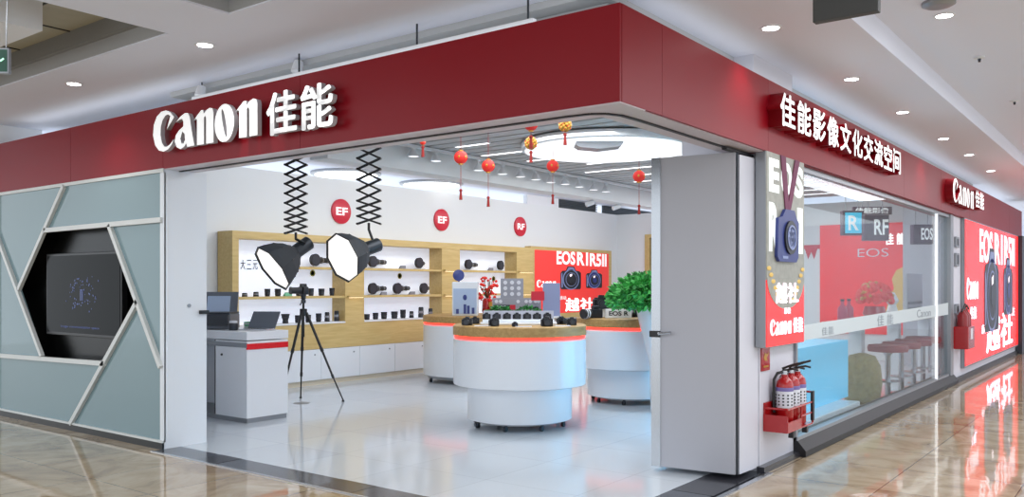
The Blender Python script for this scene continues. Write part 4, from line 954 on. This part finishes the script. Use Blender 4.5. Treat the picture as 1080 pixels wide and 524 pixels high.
# ---------------- hanging softboxes on scissor arms
def softbox(px, dep, ytop, ybot, hx, hy, fx, fy, nrm, R_, wpx, label):
    base = pD(px, 300, dep); base.z = 0; ceilz = 3.155
    t = thing('hanging_softbox', label, 'studio light', (base.x, base.y, ceilz), FACE, 'studio lights hung on scissor arms')
    def loc(x, y, dd=0.0):     # picture position at that depth -> local
        return Vector(((x - px) / F_PX * dep, dd, EYE + (HYP - y) / F_PX * dep - ceilz))
    zb = loc(px, ybot).z; w = wpx / F_PX * dep / 2
    b = B(); b.box(-.20, .20, -.04, .04, -.045, 0, .004); b.build('ceiling_rail', M['gun'], t)
    b = B(); n_ = max(6, round((0 - .045 - zb) / (w * .86))); L0 = -.045; zs = []
    tot = (L0 - zb); ws = [1.0 if i < n_ - 3 else .72 for i in range(n_)]; k_ = tot / sum(ws); z = L0
    for i in range(n_):
        z2 = z - ws[i] * k_
        for sy in (-.022, .022):
            b.cyl((-w, sy, z), (w, sy, z2), .0095, n=6); b.cyl((w, sy, z), (-w, sy, z2), .0095, n=6)
        b.cyl((-w, -.03, z2), (-w, .03, z2), .012, n=8); b.cyl((w, -.03, z2), (w, .03, z2), .012, n=8); b.cyl((0, -.03, (z + z2) / 2), (0, .03, (z + z2) / 2), .012, n=8)
        z = z2
    b.build('scissor_arm', M['black'], t)
    H_ = loc(hx, hy); Fc = loc(fx, fy, -.12); nv = Vector(nrm).normalized()
    b = B(); b.tube([(0, 0, zb + .01), (0, 0, zb - .06), tuple(H_ + Vector((0, 0, .05)))], .014); b.build('bracket', M['black'], t)
    q = nv.to_track_quat('Z', 'Y').to_matrix().to_4x4()
    bk = Fc - nv * .30
    mt = Matrix.Translation(bk) @ q
    b = B(); b.lathe([(.065, -.20), (.075, -.19), (.075, .0), (.07, .02)], n=20, mtx=mt); b.build('lamp_head', M['gun'], t, True)
    b = B(); n8 = 8; prof = [(.08, 0), (.15, .06), (.21, .15), (.245, .24), (R_, .31)]
    prof = [(r * R_ / .26, z) for r, z in prof]
    rings = [[b.bm.verts.new(mt @ Vector((r * math.cos(2 * PI * i / n8), r * math.sin(2 * PI * i / n8), z))) for i in range(n8)] for r, z in prof]
    for r_a, r_b in zip(rings, rings[1:]):
        for i in range(n8): b.bm.faces.new((r_a[i], r_a[(i + 1) % n8], r_b[(i + 1) % n8], r_b[i]))
    b.build('softbox_shell', M['cloth'], t)
    b = B(); vs = [b.bm.verts.new(mt @ Vector((R_ * .965 * math.cos(2 * PI * i / n8), R_ * .965 * math.sin(2 * PI * i / n8), .295))) for i in range(n8)]; b.bm.faces.new(vs); b.build('diffuser', M['softdiff'], t)
    b = B()
    for i in range(n8):
        a0, a1 = 2 * PI * i / n8, 2 * PI * (i + 1) / n8
        b.cyl(mt @ Vector((R_ * math.cos(a0), R_ * math.sin(a0), .31)), mt @ Vector((R_ * math.cos(a1), R_ * math.sin(a1), .31)), .007, n=6)
        b.cyl(mt @ Vector((.08 * R_ / .26 * math.cos(a0), .08 * R_ / .26 * math.sin(a0), 0)), mt @ Vector((.21 * R_ / .26 * math.cos(a0), .21 * R_ / .26 * math.sin(a0), .15)), .006, n=6)
    b.build('rim', M['black'], t)
    return t
softbox(312, 9.0, 168, 246, 322, 262, 291, 283, (-.64, -.50, -.56), .265, 22, 'smaller black octagonal softbox on a scissor arm above the white counter')
softbox(389, 9.0, 158, 236, 393, 258, 364, 272, (-.62, -.70, -.30), .262, 24, 'larger bright octagonal softbox on a scissor arm nearer the middle of the shop')

# ---------------- service counter
ct = thing('service_counter', 'white service counter with a red band behind the glazed wall', 'counter', (1.277, 5.19, 0))
CW, CL, CH = .535, 2.2, .955
b = B(); b.box(0, CW, 0, CL, CH - .09, CH, .004); b.build('countertop', M['lacq'], ct)
b = B(); b.box(.004, CW - .004, .004, .56, .05, CH - .10, .003); b.build('end_pedestal', M['lacq'], ct)
b = B(); b.box(CW - .04, CW - .004, .56, CL, .05, CH - .10); b.build('back_panel', M['lacq'], ct)
b = B(); b.box(.02, CW - .05, .56, .60, .05, CH - .10); b.build('recess_side', M['gun'], ct)
b = B(); b.box(.04, CW - .06, CL - .5, CL, .05, CH - .1); b.build('far_pedestal', M['lacq'], ct)
b = B(); b.box(.015, CW - .015, .015, CL - .015, 0, .05); b.build('plinth', M['grey'], ct)
b = B(); b.box(0.0, CW - .006, -.004, .01, CH - .185, CH - .125); b.build('red_band', M['redband'], ct)
b = B(); b.box(-.003, .01, .0, CL, CH - .165, CH - .115); b.build('grey_band', M['grey'], ct)
b = B(); b.cyl((.004, .44, .70), (-.008, .44, .70), .012, n=10); b.build('lock', M['gun'], ct)
# laptop
lp = thing('laptop', 'half open grey laptop at the end of the white counter', 'laptop', (1.60, 5.46, CH), math.radians(-62))
b = B(); b.box(-.16, .16, -.11, .11, 0, .016, .003); b.build('base', M['steel'], lp)
b = B(); b.box(-.16, .16, -.004, .006, 0, .23, .003, mtx=Matrix.Translation((0, .11, .012)) @ Matrix.Rotation(math.radians(-38), 4, 'X')); b.build('lid', M['laptop'], lp)
b = B(); b.box(-.13, .13, -.07, .06, .0162, .018); b.build('keyboard', M['gun'], lp)
# photo printer
pr = thing('photo_printer', 'large dark grey photo printer with its rear tray raised on the white counter', 'printer', (1.50, 5.98, CH), FACE)
b = B(); b.box(-.27, .16, -.17, .17, 0, .17, .012); b.build('body', M['laptop'], pr)
b = B(); b.box(-.25, .14, .0, .02, 0, .26, .004, mtx=Matrix.Translation((0, .12, .16)) @ Matrix.Rotation(math.radians(-14), 4, 'X')); b.build('rear_tray', M['laptop'], pr)
b = B(); b.box(-.20, .06, -.004, .0, .0, .20, mtx=Matrix.Translation((0, .115, .17)) @ Matrix.Rotation(math.radians(-14), 4, 'X')); b.build('photo_paper', M['photoblue'], pr)
b = B(); b.box(-.08, .15, -.22, -.17, .03, .15, .006, mtx=Matrix.Rotation(math.radians(-4), 4, 'X')); b.build('output_tray', M['gun'], pr)
b = B(); b.box(-.26, -.10, -.176, -.169, .04, .15); b.build('front_panel', M['labelw'], pr)
b = B(); b.box(-.265, .155, -.175, .17, .17, .19, .004); b.build('lid', M['gun'], pr)
t = thing('coffee_jar', 'small dark jar with a pale lid between the printer and the laptop', 'jar', (1.40, 5.60, CH))
b = B(); b.lathe([(.045, 0), (.05, .01), (.05, .07), (.04, .08)], n=18); b.build('jar', M['gun'], t, True)
b = B(); b.lathe([(.043, .08), (.043, .10), (.03, .105)], n=18); b.build('lid', M['labelw'], t, True)
for k, (x, y, z, lbx) in enumerate(((1.745, 5.54, CH, 'mint green card box lying lower in the stack beside the laptop'), (1.74, 5.54, CH + .04, 'mint green card box lying on top of the stack beside the laptop'))):
    t = thing('card_box', lbx, 'box', (x, y + .22, z), .1 + k * .2, 'mint green boxes beside the laptop')
    b = B(); b.box(-.06, .06, -.05, .05, 0, .038, .003); b.build('box', M['gbox'], t)
    b = B(); b.box(-.061, .061, -.0505, .0505, .012, .024); b.build('label', M['labelw'], t)
# cable from counter
cu = [(1.79, 5.50, CH + .005), (1.86, 5.60, CH + .05), (1.98, 5.75, CH + .11), (2.10, 5.86, CH + .13)]

# ---------------- seen through the shop window
cp = thing('lit_platform', 'low white platform with cyan light painted on its face inside the shop window', 'display platform', (3.2, .30, 0))
b = B(); b.box(0, 2.75, .15, .55, .17, .82, .006); b.build('lit_face', M['cyan'], cp)  # white face with the cyan light painted in
b = B(); b.box(-.02, 2.45, -.06, .60, 0, .17, .006); b.build('base', M['lacq'], cp)
l = bpy.data.lights.new('cyan_glow', 'AREA'); l.energy = 20; l.color = (.25, .8, 1); l.shape = 'RECTANGLE'; l.size = 1.5; l.size_y = .6
lo = bpy.data.objects.new('cyan_glow', l); COL.objects.link(lo); lo.parent = cp; lo.location = (.9, .60, .55); lo.rotation_euler = (-PI / 2, 0, 0)
# window counter
wc = thing('window_counter', 'long beige bar counter on white panels running along the shop window', 'counter', (0, .62, 0))
b = B(); b.box(6.3, 11.6, -.20, .25, .93, 1.0, .006); b.build('counter_top', M['bar'], wc)
for x in (7.35, 9.3, 11.3):
    b = B(); b.box(x, x + .16, .06, .22, 0, .93); b.build('support_panel', M['lacq'], wc)
def stool(x, y, label):
    t = thing('bar_stool', label, 'stool', (x, y, 0), 0, 'round red stools along the window counter')
    b = B(); b.lathe([(.19, .60), (.235, .605), (.245, .65), (.23, .685), (.18, .69)], n=32); b.build('seat', M['stool'], t, True)
    b = B(); b.lathe([(.035, .02), (.033, .55), (.07, .60)], n=16); b.build('column', M['steel'], t, True)
    b = B(); b.lathe([(.20, 0), (.20, .012), (.05, .035), (.03, .04)], n=32); b.build('base', M['steel'], t, True)
    b = B(); b.lathe([(.14, .22), (.15, .225), (.15, .235), (.14, .24)], n=24); b.build('foot_ring', M['steel'], t, True)
stool(7.35, .36, 'round red bar stool nearest the front pier under the window counter')
stool(8.05, .36, 'round red bar stool second from the front pier under the window counter')
stool(8.75, .36, 'round red bar stool third from the front pier under the window counter')
stool(9.45, .38, 'round red bar stool farthest along the window counter')
b = B(); b.lathe([(.15, 0), (.20, .04), (.23, .25), (.21, .46), (.15, .58), (.05, .61)], n=24); tag(b.build('olive_form', M['olive'], smooth=True, loc=(6.78, .52, 0)), 'olive mottled drum-shaped form under the end of the window counter', 'drum-shaped form')  # olive drum-shaped form, kind of object left open
# objects on the counter
t = thing('perforated_rack', 'pale grey perforated rack standing on the window counter', 'rack', (10.2, .66, 1.0))
b = B(); b.box(-.55, .5, -.02, .03, 0, .62, .006); b.build('panel', M['door'], t)
b = B()
for i in range(7):
    for j in range(2): b.box(-.48 + .14 * i, -.40 + .14 * i, -.026, -.018, .06 + .09 * j, .10 + .09 * j)
b.build('hole', M['gun'], t)
t = thing('flower_arrangement', 'big red and gold festive flower arrangement on the window counter', 'flowers', (7.9, .66, 1.0))
b = B(); b.lathe([(.10, 0), (.15, .06), (.12, .16)], n=20); b.build('pot', M['extred'], t, True)
b = B()
for i in range(110):
    a = random.uniform(0, 2 * PI); u = random.uniform(-.2, 1); q = math.sqrt(1 - u * u); b.sph((.33 * q * math.cos(a), .2 * q * math.sin(a), .26 + .2 * u), random.uniform(.025, .05), n=6)
b.build('blossom', M['lant'], t, True)
b = B()
for i in range(40):
    a = random.uniform(0, 2 * PI); u = random.uniform(-.2, 1); q = math.sqrt(1 - u * u); b.sph((.36 * q * math.cos(a), .22 * q * math.sin(a), .26 + .22 * u), random.uniform(.012, .025), n=6)
b.build('gold_bead', M['gold'], t, True)
for k, (x, lbx) in enumerate(((6.45, 'pink-red bottle on the window counter nearer the front pier'), (6.72, 'pink-red bottle on the window counter nearer the flowers'))):
    t = thing('drink_bottle', lbx, 'bottle', (x, .66, 1.0), 0, 'bottles on the window counter')
    b = B(); b.lathe([(.05, 0), (.055, .01), (.055, .16), (.02, .21), (.02, .25)], n=18); b.build('bottle', M['pink'], t, True)
    b = B(); b.cyl((0, 0, .25), (0, 0, .275), .024, n=12); b.build('cap', M['black'], t)
t = thing('white_ornament', 'small pale ornament on the window counter between flowers and rack', 'ornament', (8.85, .66, 1.0))
b = B(); b.lathe([(.06, 0), (.08, .05), (.05, .16), (.09, .22), (.03, .34)], n=18); b.build('body', M['labelw'], t, True)
# red mural on the store's end wall
mu = thing('wall_mural', 'large red festive mural with a gold figure on the far end wall', 'mural', (13.1, 0, 0))
b = B(); b.box(-.03, 0, 1.38, 3.0, .5, 2.62); b.build('panel', M['redwall'], mu)
b = B()
b.prism([(1.40, .9), (1.78, .9), (1.70, 1.2), (1.62, 1.38), (1.66, 1.55), (1.58, 1.72), (1.46, 1.78), (1.40, 1.62)], -.04, -.03, lambda u, v, w: (w, u, v)); b.build('gold_figure', M['gold2'], mu)
words(mu, 'lettering', (-.034, 0, 0), LX, LY, 'EOS', -2.28, -1.72, 1.98, 2.14, .006, M['labelw'], -.01)
cjk(mu, (-.034, 0, 0), LX, LY, '佳能', -1.78, -1.42, 2.2, 2.42, .006, M['sign'], bold=.03, gap=.3)
b = B(); b.box(12.6, 13.08, .75, 1.36, 0, 3.05); struct('pillar_inner', b, M['door'])
# hanging category signs
def hang_sign(px, py, dep, w, h, s_, m, label):
    p = pD(px, py, dep)
    t = thing('hanging_sign', label, 'sign', p, FACE, 'dark hanging signs inside the shop window')
    b = B(); b.box(-w / 2, w / 2, 0, .12, -h / 2, h / 2, .006); b.build('box', mat('plum box', (72, 44, 66), .4) if 'plum box' not in bpy.data.materials else bpy.data.materials['plum box'], t)
    b = B(); b.cyl((-w * .3, .06, h / 2), (-w * .3, .06, 3.155 - p.z), .005, n=6); b.cyl((w * .3, .06, h / 2), (w * .3, .06, 3.155 - p.z), .005, n=6); b.build('wire', M['steel'], t)
    if m == 'cyanlit':
        b = B(); b.box(-w * .40, w * .40, -.006, 0.0, -h * .42, h * .42); b.build('lit_face', M['cyanlit'], t); words(t, 'lettering', (0, -.008, 0), RX, RY, s_, -w * .25, w * .25, -h * .3, h * .3, .003, M['sign'], .02)
    else: words(t, 'lettering', (0, -.004, 0), RX, RY, s_, -w * .12, w * .46, -h * .28, h * .32, .006, M['sign'], .02)
hang_sign(900, 235, 12.5, .30, .36, 'R', 'cyanlit', 'dark hanging sign with a cyan lit face behind the shop window')
hang_sign(925, 240, 12.0, .34, .36, 'RF', '', 'dark hanging sign with two white letters behind the shop window')
hang_sign(974, 247, 13.0, .30, .30, 'EOS', '', 'dark hanging sign with three white letters nearest the far pier behind the window')
p = pD(917, 222, 13.2)
t = thing('lettered_sign_bar', 'dark sign bar with a line of white text above the hanging signs', 'sign', p, FACE)
b = B(); b.box(-.25, .35, 0, .05, -.06, .06, .004); b.build('bar', bpy.data.materials['plum box'], t)
words(t, 'lettering', (0, -.004, 0), RX, RY, '佳能影像', -.22, .30, -.045, .045, .005, M['sign'], .02)
b = B(); b.cyl((-.1, .02, .06), (-.1, .02, 3.155 - p.z), .004, n=6); b.cyl((.2, .02, .06), (.2, .02, 3.155 - p.z), .004, n=6); b.build('wire', M['steel'], t)
# small red paper-cut on the wall seen beside the light box
p = pX(855, 225, 13.06)
t = thing('paper_cut', 'small red paper cut pinned to the far wall beside the light box', 'decoration', (13.1, p.y, 2.16))
b = B(); b.prism([(-.25, .08), (.25, .08), (.25, .0), (.12, 0), (.06, -.2), (0, -.05), (-.06, -.2), (-.12, 0), (-.25, 0)], -.02, 0, lambda u, v, w: (w, u, v)); b.build('paper', M['badge'], t)
